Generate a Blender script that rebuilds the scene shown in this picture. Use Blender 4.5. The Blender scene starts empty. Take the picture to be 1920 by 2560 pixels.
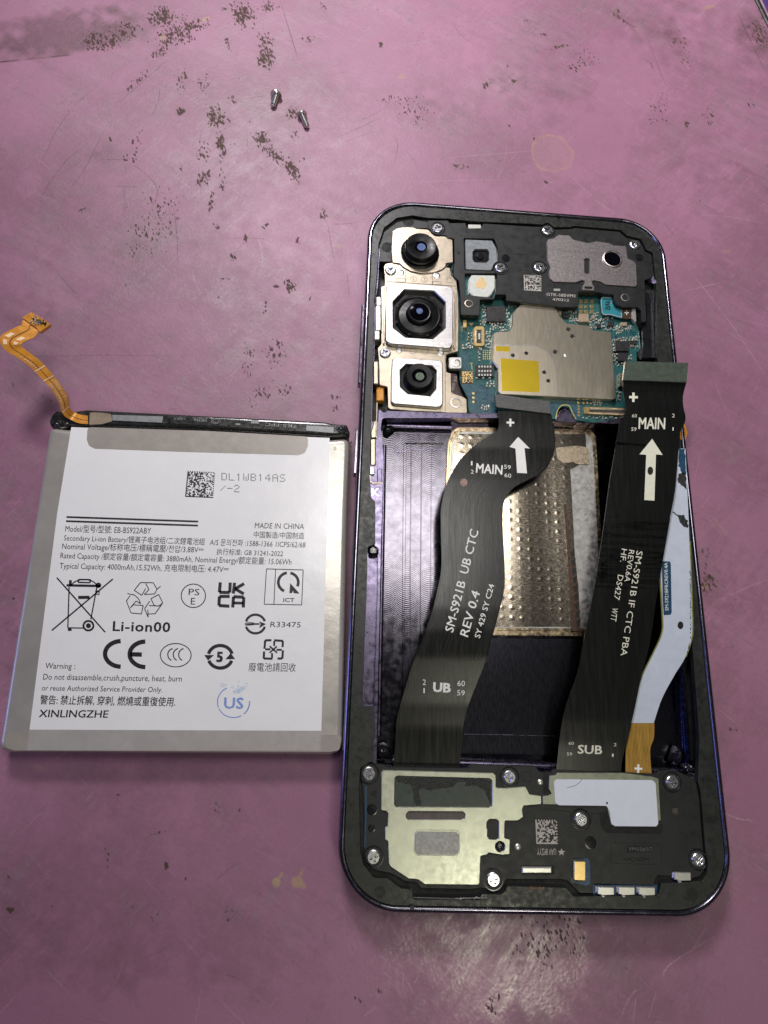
import bpy, math, random
import numpy as np
from mathutils import Vector, Matrix
from mathutils.geometry import tessellate_polygon
random.seed(7); rng = np.random.default_rng(11)
S = bpy.context.scene
COL = S.collection
MM = 0.001

# ------------------------------------------------------------------ camera
# camera axes (right, down, forward) and position in millimetres, world = bench plane z 0
ROT = np.array([[0.9973227909706085, 0.03336502222037295, 0.06506939298034113],
                [0.04984646073039843, -0.9612583901307683, -0.2711044775651184],
                [0.05350309302506628, 0.273622153151818, -0.9603480287590085]])
CAM = np.array([-0.6599276, 36.79329602, 119.55313024 + 6.7])
FPX = 1545.9
cd = bpy.data.cameras.new('camera'); cam = bpy.data.objects.new('camera', cd); COL.objects.link(cam)
cd.sensor_fit = 'VERTICAL'; cd.sensor_height = 36; cd.sensor_width = 27; cd.lens = FPX / 2560 * 36
cd.clip_start = 0.002; cd.clip_end = 20
r_, d_, f_ = ROT
cam.matrix_world = Matrix(((r_[0], -d_[0], -f_[0], CAM[0]*MM), (r_[1], -d_[1], -f_[1], CAM[1]*MM),
                           (r_[2], -d_[2], -f_[2], CAM[2]*MM), (0, 0, 0, 1)))
S.camera = cam

# ------------------------------------------------------------------ world, lamps, exposure
w = bpy.data.worlds.new('World'); S.world = w; w.use_nodes = True
bg = w.node_tree.nodes['Background']; bg.inputs[0].default_value = (0.80, 0.78, 0.92, 1); bg.inputs[1].default_value = 0.032
def area(name, loc, target, sx, sy, power, col, shape='RECTANGLE'):
    l = bpy.data.lights.new(name, 'AREA'); l.shape = shape; l.size = sx*MM; l.size_y = sy*MM
    l.energy = power; l.color = col
    o = bpy.data.objects.new(name, l); COL.objects.link(o)
    o.location = Vector(loc)*MM
    o.rotation_euler = (Vector(target)-Vector(loc)).to_track_quat('-Z', 'Y').to_euler()
    return o
bl_ = area('bench_lamp', (-62, 365, 285), (60, 255, 0), 90, 60, 0.53, (1.0, 0.955, 0.97)); bl_.data.spread = math.radians(105)
rl_ = area('ring_lamp', (30, 152, 300), (20, 105, 0), 120, 90, 0.12, (1.0, 0.97, 0.91)); rl_.data.spread = math.radians(120)
area('side_lamp', (130, -152, 420), (30, 10, 0), 75, 60, 0.26, (1.0, 0.97, 0.76))
area('blue_lamp', (-420, 20, 170), (0, 60, 0), 120, 160, 0.20, (0.32, 0.36, 1.0))
vs = S.view_settings
S.display_settings.display_device = 'sRGB'
vs.view_transform = 'Standard'; vs.look = 'None'; vs.exposure = 0.12; vs.gamma = 1.0; vs.use_curve_mapping = False

# ------------------------------------------------------------------ helpers
def P(u, v, z=0.0):
    """photo pixel -> world mm on the horizontal plane at height z"""
    d = ROT.T @ np.array([(u-960)/FPX, (v-1280)/FPX, 1.0])
    t = (z-CAM[2])/d[2]
    q = CAM + t*d
    return np.array([q[0], q[1], z])
class Crop:
    def __init__(s, x, y, k): s.x, s.y, s.k = x, y, k
    def __call__(s, *pts):
        if len(pts) == 2 and not hasattr(pts[0], '__len__'): return (s.x+s.k*pts[0], s.y+s.k*pts[1])
        return [(s.x+s.k*a, s.y+s.k*b) for a, b in pts]
    def rect(s, x0, y0, x1, y1): return s((x0, y0), (x1, y0), (x1, y1), (x0, y1))
K4 = 0.27125
TL = Crop(880, 480, K4); TR = Crop(1280, 480, K4); ML = Crop(840, 1000, K4); MR = Crop(1290, 1000, K4)
BL = Crop(840, 1860, K4); BM = Crop(840, 1340, K4); BR = Crop(1240, 1860, 0.37372)
Q1 = Crop(0, 0, .57866); Q2 = Crop(960, 0, .57866); Q3 = Crop(0, 1280, .57866); Q4 = Crop(960, 1280, .57866)
BT = Crop(100, 1000, .48222); FX = Crop(0, 760, .18083); SC = Crop(620, 180, .1085)
RW = Crop(1560, 1100, .36145); LA = Crop(80, 1280, .27119); LB = Crop(440, 1280, .27127); SRC = Crop(0, 0, 1.0)

def tag(o, label=None, category=None, group=None, kind=None):
    if label: o['label'] = label
    if category: o['category'] = category
    if group: o['group'] = group
    if kind: o['kind'] = kind
    return o
def empty(name, loc):
    o = bpy.data.objects.new(name, None); o.empty_display_size = 0.005; COL.objects.link(o); o.location = Vector(loc)*MM
    return o
def origin_of(o):
    p = Vector((0, 0, 0))
    while o is not None: p += o.location; o = o.parent
    return p
def part(name, verts, faces, mat, parent=None, sharp=35, smooth=True, kind=None, loc=None):
    me = bpy.data.meshes.new(name)
    og = origin_of(parent)
    if loc is not None: og = Vector(loc)*MM
    V = np.asarray(verts, float)*MM - np.array(og)
    me.from_pydata(V.tolist(), [], faces); me.update()
    if smooth and len(me.polygons):
        me.polygons.foreach_set('use_smooth', [True]*len(me.polygons))
        me.set_sharp_from_angle(angle=math.radians(sharp))
    me.materials.append(mat)
    o = bpy.data.objects.new(name, me); COL.objects.link(o)
    if parent is not None: o.parent = parent
    if loc is not None: o.location = og - origin_of(parent)
    if kind: o['kind'] = kind
    return o
def put(name, me, loc, parent, rz=0, sc=None):
    o = bpy.data.objects.new(name, me); COL.objects.link(o)
    o.parent = parent; o.location = Vector(loc)*MM - origin_of(parent); o.rotation_euler = (0, 0, rz)
    if sc is not None: o.scale = sc
    return o
def sarea(p):
    p = np.asarray(p); x, y = p[:, 0], p[:, 1]
    return 0.5*np.sum(x*np.roll(y, -1)-np.roll(x, -1)*y)
def fillet(p, r, n=4):
    if r <= 0: return np.asarray(p, float)
    p = np.asarray(p, float); out = []; m = len(p)
    for i in range(m):
        a, b, c = p[i-1], p[i], p[(i+1) % m]
        u, v = a-b, c-b; lu, lv = np.linalg.norm(u), np.linalg.norm(v)
        if lu < 1e-6 or lv < 1e-6: continue
        u, v = u/lu, v/lv; cs = np.clip(u@v, -1, 1); ang = math.acos(cs)
        if ang > math.radians(172) or ang < 0.05: out.append(b); continue
        t = min(r/math.tan(ang/2), lu*0.45, lv*0.45)
        p0, p1 = b+u*t, b+v*t
        for k in range(n+1):
            s = k/n; out.append((1-s)**2*p0+2*s*(1-s)*b+s*s*p1)
    return np.array(out)
def offs(p, d):
    p = np.asarray(p, float); e = np.roll(p, -1, 0)-p
    L = np.linalg.norm(e, axis=1, keepdims=True); L[L < 1e-9] = 1e-9
    n = np.c_[-e[:, 1], e[:, 0]]/L; m = n+np.roll(n, 1, 0)
    l2 = np.sum(m*m, axis=1, keepdims=True); l2 = np.maximum(l2, 0.6)
    return p+d*2*m/l2
def plate_geo(outer, z0, z1, ch=0.0, holes=(), cap0=True):
    loops = []
    o = np.asarray(outer, float)[:, :2]
    if sarea(o) < 0: o = o[::-1]
    loops.append(o)
    for h in holes:
        h = np.asarray(h, float)[:, :2]
        if sarea(h) > 0: h = h[::-1]
        loops.append(h)
    V = []; F = []; tops = []; bots = []
    for lp in loops:
        n = len(lp); b = len(V)
        V += [(x, y, z0) for x, y in lp]; bots.append(b)
        if ch > 0:
            m = len(V); V += [(x, y, z1-ch) for x, y in lp]
            t = len(V); V += [(x, y, z1) for x, y in offs(lp, ch)]
            rows = [b, m, t]
        else:
            t = len(V); V += [(x, y, z1) for x, y in lp]; rows = [b, t]
        for a, c in zip(rows[:-1], rows[1:]):
            for i in range(n):
                j = (i+1) % n; F.append((a+i, a+j, c+j, c+i))
        tops.append(t)
    def cap(starts, flip):
        pl = [[Vector((V[s+i][0], V[s+i][1], 0)) for i in range(len(lp))] for s, lp in zip(starts, loops)]
        idx = []
        for s, lp in zip(starts, loops): idx += list(range(s, s+len(lp)))
        for tri in tessellate_polygon(pl):
            a, b, c = (idx[k] for k in tri)
            A, B, C = V[a], V[b], V[c]
            ar = (B[0]-A[0])*(C[1]-A[1])-(C[0]-A[0])*(B[1]-A[1])
            if abs(ar) < 1e-12: continue
            if (ar < 0) != flip: a, c = c, a
            F.append((a, b, c))
    cap(tops, False)
    if cap0: cap(bots, True)
    return V, F
def w2(px, z): return np.array([P(u, v, z)[:2] for u, v in px])
def plate(name, px, z0, z1, mat, parent, r=0.0, ch=0.0, holes=(), hr=None, cap0=True, zref=None, **kw):
    """outline traced in photo pixels at height z1, given its real place, thickness and chamfered edge"""
    zr = z1 if zref is None else zref
    hr = r if hr is None else hr
    o = fillet(w2(px, zr), r)
    hs = [fillet(w2(h, zr), hr) if not isinstance(h, np.ndarray) else h for h in holes]
    V, F = plate_geo(o, z0, z1, ch, hs, cap0)
    return part(name, V, F, mat, parent, **kw)
def circ(c, r, n=24, ry=None):
    ry = r if ry is None else ry
    return np.array([(c[0]+r*math.cos(2*math.pi*i/n), c[1]+ry*math.sin(2*math.pi*i/n)) for i in range(n)])
def lathe_geo(c, prof, n=32, V=None, F=None):
    V = [] if V is None else V; F = [] if F is None else F
    b = len(V)
    for r, z in prof:
        for i in range(n):
            a = 2*math.pi*i/n; V.append((c[0]+r*math.cos(a), c[1]+r*math.sin(a), z))
    for k in range(len(prof)-1):
        for i in range(n):
            j = (i+1) % n; F.append((b+k*n+i, b+k*n+j, b+(k+1)*n+j, b+(k+1)*n+i))
    if prof[-1][0] > 1e-6: F.append(tuple(b+(len(prof)-1)*n+i for i in range(n)))
    return V, F
def lathe(name, px, z, prof, mat, parent, n=32, **kw):
    c = P(px[0], px[1], z); V, F = lathe_geo(c, prof, n)
    return part(name, V, F, mat, parent, **kw)
def mmr(crop, r, at, z=6.0):
    a = P(*crop(at[0]-r, at[1]), z); b = P(*crop(at[0]+r, at[1]), z)
    return np.linalg.norm(a-b)/2
def box_geo(px, z0, z1, ch, V, F):
    v, f = plate_geo(w2(px, z1), z0, z1, ch, (), False)
    b = len(V); V += v; F += [tuple(b+i for i in t) for t in f]
def catmull(p, k=6):
    p = np.asarray(p, float); n = len(p); out = []
    for i in range(n-1):
        a, b, c, d = p[max(i-1, 0)], p[i], p[i+1], p[min(i+2, n-1)]
        for j in range(k):
            t = j/k
            out.append(0.5*((2*b)+(-a+c)*t+(2*a-5*b+4*c-d)*t*t+(-a+3*b-3*c+d)*t**3))
    out.append(p[-1]); return np.array(out)
def ribbon(name, L, R, zf, th, mat, parent, k=6, m=6):
    L, R = catmull(L, k), catmull(R, k)
    V = []; F = []
    n = len(L)
    for i in range(n):
        for j in range(m+1):
            q = L[i]*(1-j/m)+R[i]*j/m
            V.append(P(q[0], q[1], zf(q[0], q[1])))
    N = len(V); V += [(x, y, z-th) for x, y, z in V]
    W = m+1
    for i in range(n-1):
        for j in range(m):
            a = i*W+j; F.append((a, a+1, a+W+1, a+W)); F.append((N+a, N+a+W, N+a+W+1, N+a+1))
    for i in range(n-1):
        a = i*W; F.append((a, a+W, N+a+W, N+a)); a = i*W+m; F.append((a, N+a, N+a+W, a+W))
    for j in range(m):
        F.append((j, N+j, N+j+1, j+1)); a = (n-1)*W+j; F.append((a, a+1, N+a+1, N+a))
    V = np.array(V)
    o = part(name, V, F, mat, parent, sharp=50)
    # make sure the top faces up
    return o
FONT = {}
def glyphs(body, bold=0.0, space=1.0, wspace=1.0):
    cu = bpy.data.curves.new('t', 'FONT'); cu.body = body; cu.size = 1; cu.offset = bold
    cu.space_character = space; cu.space_word = wspace; cu.resolution_u = 2; cu.fill_mode = 'FRONT'
    o = bpy.data.objects.new('t', cu); COL.objects.link(o)
    dg = bpy.context.evaluated_depsgraph_get(); e = o.evaluated_get(dg)
    me = e.to_mesh(); V = np.array([v.co[:2] for v in me.vertices]); F = [tuple(p.vertices) for p in me.polygons]
    e.to_mesh_clear(); bpy.data.objects.remove(o); bpy.data.curves.remove(cu)
    return V, F
CAP = 0.70
def zc(z): return lambda u, v: z
def text(body, bl, br, tl, zf, mat, parent, name='lettering', bold=0.0, space=1.0):
    V, F = glyphs(body, 0.0, space)
    if not len(V): return None
    lift = np.zeros(len(V))
    if bold:   # heavier print: the glyph struck again a hair to each side, each strike on its own level
        n0 = len(V); V0, F0 = V, list(F); V = np.concatenate([V0+np.array(o)*bold for o in ((-1, -.7), (1, -.7), (-1, .7), (1, .7))])
        F = [tuple(i+k*n0 for i in f) for k in range(4) for f in F0]; lift = np.repeat(np.arange(4)*.008, n0)
    if not callable(zf): zf = zc(zf)
    x0, x1 = V[:, 0].min(), V[:, 0].max()
    bl, br, tl = np.array(bl, float), np.array(br, float), np.array(tl, float)
    s = (V[:, 0]-x0)/(x1-x0); t = V[:, 1]/CAP
    q = bl+s[:, None]*(br-bl)+t[:, None]*(tl-bl)
    W = [P(a, b, zf(a, b)+h) for (a, b), h in zip(q, lift)]
    return part(name, W, F, mat, parent, smooth=False)
def stroke_geo(pts, wd, zf, V, F, closed=False):
    p = np.asarray(pts, float); n = len(p)
    if closed: d = np.roll(p, -1, 0)-np.roll(p, 1, 0)
    else: d = np.gradient(p, axis=0)
    # mitred side offsets
    L = np.linalg.norm(d, axis=1, keepdims=True); L[L < 1e-9] = 1; d = d/L
    nn = np.c_[-d[:, 1], d[:, 0]]*wd/2
    b = len(V)
    for i in range(n):
        for s in (-1, 1):
            q = p[i]+s*nn[i]; V.append(P(q[0], q[1], zf(q[0], q[1])))
    m = n if closed else n-1
    for i in range(m):
        a = b+2*i; c = b+2*((i+1) % n); F.append((a, a+1, c+1, c))
def strokes(name, items, zf, mat, parent, **kw):
    """items: (points, width, closed) straight segments are cut one by one, curves kept whole"""
    if not callable(zf): zf = zc(zf)
    if name in SINGLE and len(items) > 1:
        for it in items: strokes(name, [it], zf, mat, parent, **kw)
        return None
    V = []; F = []
    for it in items:
        pts, wd = it[0], it[1]; closed = len(it) > 2 and it[2]
        if len(pts) <= 12 and not closed:
            for a, b in zip(pts[:-1], pts[1:]): stroke_geo([a, b], wd, zf, V, F)
        elif len(pts) <= 12:
            q = list(pts)+[pts[0]]
            for a, b in zip(q[:-1], q[1:]): stroke_geo([a, b], wd, zf, V, F)
        else: stroke_geo(pts, wd, zf, V, F, closed)
    return part(name, V, F, mat, parent, smooth=False, **kw)
SINGLE = {'moulded_outline', 'gold_marker', 'cover_slot', 'bracket_seam', 'bracket_ring_mark', 'module_dot', 'pressed_crease', 'printed_rule'}
def fillpoly(name, polys, zf, mat, parent, **kw):
    if not callable(zf): zf = zc(zf)
    if name in SINGLE and len(polys) > 1:
        for pl in polys: fillpoly(name, [pl], zf, mat, parent, **kw)
        return None
    V = []; F = []
    for pl in polys:
        b = len(V); W = [P(u, v, zf(u, v)) for u, v in pl]; V += W
        for t in tessellate_polygon([[Vector((a[0], a[1], 0)) for a in W]]): F.append(tuple(b+i for i in t))
    return part(name, V, F, mat, parent, smooth=False, **kw)
def arc(c, r, a0, a1, n=20, ry=None):
    ry = r if ry is None else ry
    return [(c[0]+r*math.cos(math.radians(a0+(a1-a0)*i/n)), c[1]+ry*math.sin(math.radians(a0+(a1-a0)*i/n))) for i in range(n+1)]
def quadmap(q, s, t):
    a, b, c, d = (np.array(x, float) for x in q)
    return tuple((a*(1-s)+b*s)*(1-t)+(d*(1-s)+c*s)*t)
def matrix_code(name, q, n, z, mat, parent, seed):
    """square cell code print: solid left and lower border, dotted top and right border"""
    r = random.Random(seed); V = []; F = []
    for j in range(n):
        for i in range(n):
            on = r.random() < 0.5
            if i == 0 or j == n-1: on = True
            elif j == 0: on = i % 2 == 0
            elif i == n-1: on = j % 2 == 1
            if not on: continue
            b = len(V)
            for s, t in ((i, j), (i+1, j), (i+1, j+1), (i, j+1)):
                u, v = quadmap(q, s/n, t/n); V.append(P(u, v, z))
            F.append((b, b+3, b+2, b+1))
    return part(name, V, F, mat, parent, smooth=False)

# ------------------------------------------------------------------ materials
def mat(name, col, metal=0.0, rough=0.5, var=0.12, vs_=0.6, bump=0.0, bs=4.0, rvar=0.1, coat=0.0, stretch=(1, 1, 1), spec=0.5,
        col2=None, wear=None, emis=None, alpha=None):
    m = bpy.data.materials.new(name); m.use_nodes = True
    nt = m.node_tree; N = nt.nodes; Lk = nt.links; b = N['Principled BSDF']
    b.inputs['Metallic'].default_value = metal; b.inputs['Roughness'].default_value = rough
    b.inputs['Specular IOR Level'].default_value = spec
    b.inputs['Coat Weight'].default_value = coat; b.inputs['Coat Roughness'].default_value = 0.15
    tc = N.new('ShaderNodeTexCoord'); mp = N.new('ShaderNodeMapping'); mp.inputs['Scale'].default_value = [1000*x for x in stretch]
    Lk.new(tc.outputs['Object'], mp.inputs[0])
    n1 = N.new('ShaderNodeTexNoise'); n1.inputs['Scale'].default_value = vs_; n1.inputs['Detail'].default_value = 6; n1.inputs['Roughness'].default_value = 0.65
    Lk.new(mp.outputs[0], n1.inputs[0])
    cr = N.new('ShaderNodeMix'); cr.data_type = 'RGBA'
    c2 = col2 if col2 else tuple(min(1, c*(1+2*var)) for c in col)
    c1 = col if col2 else tuple(c*(1-2*var) for c in col)
    cr.inputs[6].default_value = (*c1, 1); cr.inputs[7].default_value = (*c2, 1)
    mr = N.new('ShaderNodeMapRange'); mr.inputs[1].default_value = 0.3; mr.inputs[2].default_value = 0.7
    Lk.new(n1.outputs[0], mr.inputs[0]); Lk.new(mr.outputs[0], cr.inputs[0])
    out = cr.outputs[2]
    if wear:
        n3 = N.new('ShaderNodeTexNoise'); n3.inputs['Scale'].default_value = wear[1]; n3.inputs['Detail'].default_value = 9; n3.inputs['Roughness'].default_value = 0.75
        Lk.new(mp.outputs[0], n3.inputs[0])
        m3 = N.new('ShaderNodeMapRange'); m3.inputs[1].default_value = wear[2]; m3.inputs[2].default_value = wear[2]+0.08
        Lk.new(n3.outputs[0], m3.inputs[0])
        x = N.new('ShaderNodeMix'); x.data_type = 'RGBA'; x.inputs[7].default_value = (*wear[0], 1)
        Lk.new(m3.outputs[0], x.inputs[0]); Lk.new(out, x.inputs[6]); out = x.outputs[2]
    Lk.new(out, b.inputs['Base Color'])
    if rvar:
        r2 = N.new('ShaderNodeMapRange'); r2.inputs[1].default_value = 0.3; r2.inputs[2].default_value = 0.7
        r2.inputs[3].default_value = max(0.02, rough-rvar); r2.inputs[4].default_value = min(1, rough+rvar)
        n4 = N.new('ShaderNodeTexNoise'); n4.inputs['Scale'].default_value = vs_*2.3; n4.inputs['Detail'].default_value = 5
        Lk.new(mp.outputs[0], n4.inputs[0]); Lk.new(n4.outputs[0], r2.inputs[0]); Lk.new(r2.outputs[0], b.inputs['Roughness'])
    if bump:
        n2 = N.new('ShaderNodeTexNoise'); n2.inputs['Scale'].default_value = bs; n2.inputs['Detail'].default_value = 4
        Lk.new(mp.outputs[0], n2.inputs[0])
        bp = N.new('ShaderNodeBump'); bp.inputs['Strength'].default_value = 1.0; bp.inputs['Distance'].default_value = bump*MM
        Lk.new(n2.outputs[0], bp.inputs['Height']); Lk.new(bp.outputs[0], b.inputs['Normal'])
    if emis:
        b.inputs['Emission Color'].default_value = (*emis[0], 1); b.inputs['Emission Strength'].default_value = emis[1]
    if alpha is not None: b.inputs['Alpha'].default_value = alpha
    return m
M = {}
M['rim'] = mat('dark_anodised_rim', (0.24, 0.23, 0.29), 1.0, 0.18, 0.1, 0.3, rvar=0.05, wear=((0.5, 0.5, 0.55), 1.6, 0.76))
M['ledge'] = mat('black_adhesive_ledge', (0.018, 0.020, 0.018), 0, 0.40, 0.2, 0.5, bump=0.012, bs=2.5, rvar=0.12, spec=.45, wear=((0.07, 0.075, 0.07), 1.1, 0.64))
M['black'] = mat('black_plastic', (0.014, 0.015, 0.016), 0, 0.44, 0.15, 0.3, bump=0.012, bs=8, rvar=0.08, spec=.42, wear=((0.07, 0.07, 0.07), 1.6, 0.72))
M['black2'] = mat('black_gloss_plastic', (0.010, 0.010, 0.012), 0, 0.22, 0.15, 0.3, rvar=0.08)
M['dark'] = mat('deep_black', (0.004, 0.004, 0.005), 0, 0.5, 0.1, 0.5)
M['engrave'] = mat('moulded_groove_black', (0.003, 0.003, 0.003), 0, 0.7, 0.1, 0.5)
M['mid'] = mat('anodised_midframe', (0.15, 0.13, 0.20), 1.0, 0.30, 0.12, 0.4, bump=0.01, bs=6, rvar=0.1)
M['bracket'] = mat('champagne_bracket', (0.44, 0.38, 0.30), 1.0, 0.36, 0.06, 0.5, bump=0.012, bs=9, rvar=0.05)
M['seam'] = mat('dark_bracket_seam', (0.10, 0.085, 0.07), 0.4, 0.5)
M['silver'] = mat('brushed_silver', (0.72, 0.70, 0.70), 1.0, 0.32, 0.05, 0.5, bump=0.006, bs=4, stretch=(1, 8, 1), rvar=0.06)
M['shield'] = mat('brushed_shield', (0.72, 0.65, 0.52), 1.0, 0.31, 0.03, 0.35, bump=0.001, bs=3, stretch=(8, 0.5, 1), rvar=0.02)
M['shieldtape'] = mat('shield_tape', (0.76, 0.68, 0.55), 1.0, 0.33, 0.03, 0.35, bump=0.001, bs=3, stretch=(8, 0.5, 1), rvar=0.02)
M['plate'] = mat('pale_steel_plate', (0.60, 0.62, 0.53), 1.0, 0.37, 0.05, 0.4, bump=0.008, bs=7, rvar=0.05)
M['greysteel'] = mat('grey_green_steel', (0.36, 0.38, 0.31), 1.0, 0.45, 0.05, 0.4, bump=0.008, bs=7)
M['speaker'] = mat('satin_speaker_steel', (0.52, 0.47, 0.47), 1.0, 0.38, 0.06, 1.2, bump=0.006, bs=2.5, rvar=0.06, wear=((0.75, 0.72, 0.7), 2.2, 0.68))
M['chrome'] = mat('screw_steel', (0.90, 0.90, 0.93), 1.0, 0.24, 0.03, 1.0, rvar=0.04)
M['lens'] = mat('lens_barrel_black', (0.004, 0.004, 0.005), 0, 0.35, 0.1, 0.5, rvar=0.08, spec=0.25)
M['glass'] = mat('lens_glass', (0.002, 0.002, 0.004), 0, 0.07, 0.1, 0.5, rvar=0.0, spec=0.05)
M['reflexblue'] = mat('painted_reflection_blue', (0.04, 0.08, 0.30), 0.3, 0.10, 0.6, 3.0, coat=0.0, rvar=0.0, spec=0.2, col2=(0.30, 0.38, 0.62))  # bluish lens reflection, painted as a colour
M['reflexgreen'] = mat('painted_reflection_green', (0.08, 0.12, 0.10), 0.3, 0.10, 0.6, 3.0, coat=0.0, rvar=0.0, spec=0.2, col2=(0.34, 0.42, 0.30))  # greenish lens reflection, painted as a colour
M['pcb'] = mat('teal_circuit_board', (0.014, 0.075, 0.080), 0, 0.30, 0.22, 0.9, coat=0.2, bump=0.012, bs=3, col2=(0.032, 0.125, 0.120))
M['pcb2'] = mat('blue_grey_solder_mask', (0.035, 0.095, 0.125), 0, 0.33, 0.15, 0.9, coat=0.3)
M['gold'] = mat('gold_pads', (0.80, 0.58, 0.26), 1.0, 0.32, 0.04, 1.0, rvar=0.02)
M['goldline'] = mat('gold_trace', (0.66, 0.56, 0.24), 0.6, 0.35, 0.1, 1.0)
M['chip'] = mat('black_chip', (0.022, 0.021, 0.023), 0, 0.40, 0.15, 0.9, bump=0.01, bs=6)
M['cap'] = mat('tin_capacitor', (0.50, 0.44, 0.34), 0.4, 0.38, 0.3, 1.6)
M['capw'] = mat('tin_solder', (0.72, 0.72, 0.68), 0.8, 0.34, 0.04, 1.0, rvar=0.02)
M['beige'] = mat('beige_module', (0.40, 0.31, 0.22), 0.3, 0.4, 0.05, 1.0)
M['yellow'] = mat('yellow_label', (0.80, 0.58, 0.04), 0.8, 0.30, 0.02, 0.3, rvar=0.0)
M['white'] = mat('white_print', (0.78, 0.78, 0.76), 0, 0.5, 0.02, 1.0)
M['cream'] = mat('cream_print', (0.70, 0.70, 0.58), 0, 0.5, 0.03, 1.0)
M['greyprint'] = mat('grey_laser_print', (0.42, 0.39, 0.36), 0, 0.6, 0.08, 1.0)
M['ink'] = mat('black_ink', (0.012, 0.012, 0.016), 0, 0.45, 0.1, 1.0)
M['blueink'] = mat('blue_stamp_ink', (0.10, 0.20, 0.60), 0, 0.6, 0.6, 2.2, col2=(0.30, 0.42, 0.75))
M['bluefaint'] = mat('faint_blue_ink', (0.62, 0.76, 0.92), 0, 0.3, 0.04, 1.5, alpha=0.28)
M['foam'] = mat('grey_foam', (0.23, 0.25, 0.27), 0, 0.85, 0.12, 1.0, bump=0.03, bs=6)
M['flash'] = mat('flash_diffuser', (0.66, 0.68, 0.64), 0, 0.25, 0.05, 1.0, coat=0.6)
M['flashy'] = mat('flash_phosphor', (0.75, 0.42, 0.12), 0, 0.3, 0.3, 3.0, col2=(0.85, 0.72, 0.45), coat=0.8)
M['flex'] = mat('black_flex', (0.0065, 0.0068, 0.0065), 0, 0.26, 0.05, 0.25, bump=0.005, bs=2.5, stretch=(3, 0.25, 1), rvar=0.05, spec=.4)
M['flexline'] = mat('flex_trace_edge', (0.035, 0.035, 0.033), 0, 0.22, 0.1, 1)
M['stiff'] = mat('grey_stiffener', (0.085, 0.085, 0.085), 0.2, 0.5, 0.25, 3.0, bump=0.02, bs=8)
M['stiffg'] = mat('green_grey_stiffener', (0.060, 0.078, 0.060), 0.1, 0.42, 0.12, 0.8, coat=0.2)
M['boardw'] = mat('white_coated_board', (0.50, 0.55, 0.66), 0, 0.5, 0.03, 0.5, bump=0.03, bs=1.5)
M['sticker'] = mat('white_sticker', (0.66, 0.70, 0.80), 0, 0.4, 0.015, 0.5)
M['navy'] = mat('navy_print', (0.014, 0.055, 0.115), 0, 0.35, 0.1, 0.5)
M['edgey'] = mat('olive_board_edge', (0.20, 0.20, 0.05), 0, 0.4, 0.15, 1)
M['amber'] = mat('amber_flex', (0.26, 0.13, 0.020), 0, 0.28, 0.25, 0.7, coat=0.4, stretch=(2.5, 0.3, 1), col2=(0.42, 0.24, 0.045))
M['orange'] = mat('orange_flex', (0.66, 0.28, 0.035), 0.15, 0.30, 0.10, 0.5, coat=0.3)
M['orangep'] = mat('pale_copper_print', (0.95, 0.60, 0.40), 0.0, 0.4, 0.10, 0.5)
M['brownline'] = mat('brown_flex_gap', (0.16, 0.05, 0.01), 0, 0.4, 0.10, 0.5)
M['copper'] = mat('copper_flex', (0.075, 0.042, 0.027), 0.3, 0.4, 0.3, 2.0)
M['teal'] = mat('teal_flex', (0.03, 0.22, 0.27), 0, 0.3, 0.1, 0.6, coat=0.4)
M['foilrim'] = mat('gold_rim', (0.66, 0.52, 0.34), 1.0, 0.25, 0.08, 0.5)
M['strip'] = mat('grey_graphite_strip', (0.46, 0.45, 0.44), 1.0, 0.42, 0.1, 0.5, bump=0.01, bs=5)
M['darkfloor'] = mat('dark_bay_floor', (0.07, 0.068, 0.085), 1.0, 0.22, 0.06, 0.5, rvar=0.03, bump=0.001, bs=5, stretch=(4, 0.7, 1), wear=((0.3, 0.28, 0.32), 1.4, 0.80))
M['bluerib'] = mat('blue_anodised', (0.07, 0.10, 0.36), 1.0, 0.25, 0.1, 0.5)
M['cell'] = mat('laminated_foil_cell', (0.50, 0.475, 0.44), 0.45, 0.30, 0.05, 0.12, bump=0.05, bs=0.35, rvar=0.05)
M['label'] = mat('white_battery_label', (0.84, 0.84, 0.87), 0, 0.24, 0.012, 0.15, bump=0.16, bs=0.13, rvar=0.04, coat=0.3)
M['tape'] = mat('clear_tan_tape', (0.36, 0.33, 0.30), 0.1, 0.33, 0.04, 0.3, bump=0.02, bs=0.4, rvar=0.05, coat=0.2)
M['taped'] = mat('tape_over_black', (0.045, 0.044, 0.042), 0, 0.22, 0.25, 0.4, bump=0.12, bs=0.5, coat=0.5)
M['blacktape'] = mat('crinkled_black_tape', (0.022, 0.022, 0.021), 0, 0.24, 0.3, 0.5, bump=0.10, bs=0.45, coat=0.6)
M['greypad'] = mat('grey_pad', (0.24, 0.25, 0.26), 0.2, 0.4, 0.06, 0.6)
M['blob'] = mat('glossy_black_glue', (0.012, 0.011, 0.016), 0, 0.12, 0.2, 0.5, bump=0.4, bs=0.7, coat=0.7)
M['brown'] = mat('brown_residue', (0.05, 0.04, 0.03), 0, 0.7, 0.3, 1)
M['residue'] = mat('dark_glue_residue', (0.012, 0.013, 0.013), 0, 0.55, 0.3, 1.5, bump=0.15, bs=3)
M['windowg'] = mat('dark_green_pad', (0.040, 0.052, 0.044), 0, 0.36, 0.08, 0.5, coat=0.1)
M['bench'] = mat('indigo_bench', (0.06, 0.035, 0.16), 0, 0.5, 0.15, 0.1)
M['matedge'] = mat('dark_mat_edge', (0.03, 0.03, 0.03), 0, 0.35, 0.3, 0.5)

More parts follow.
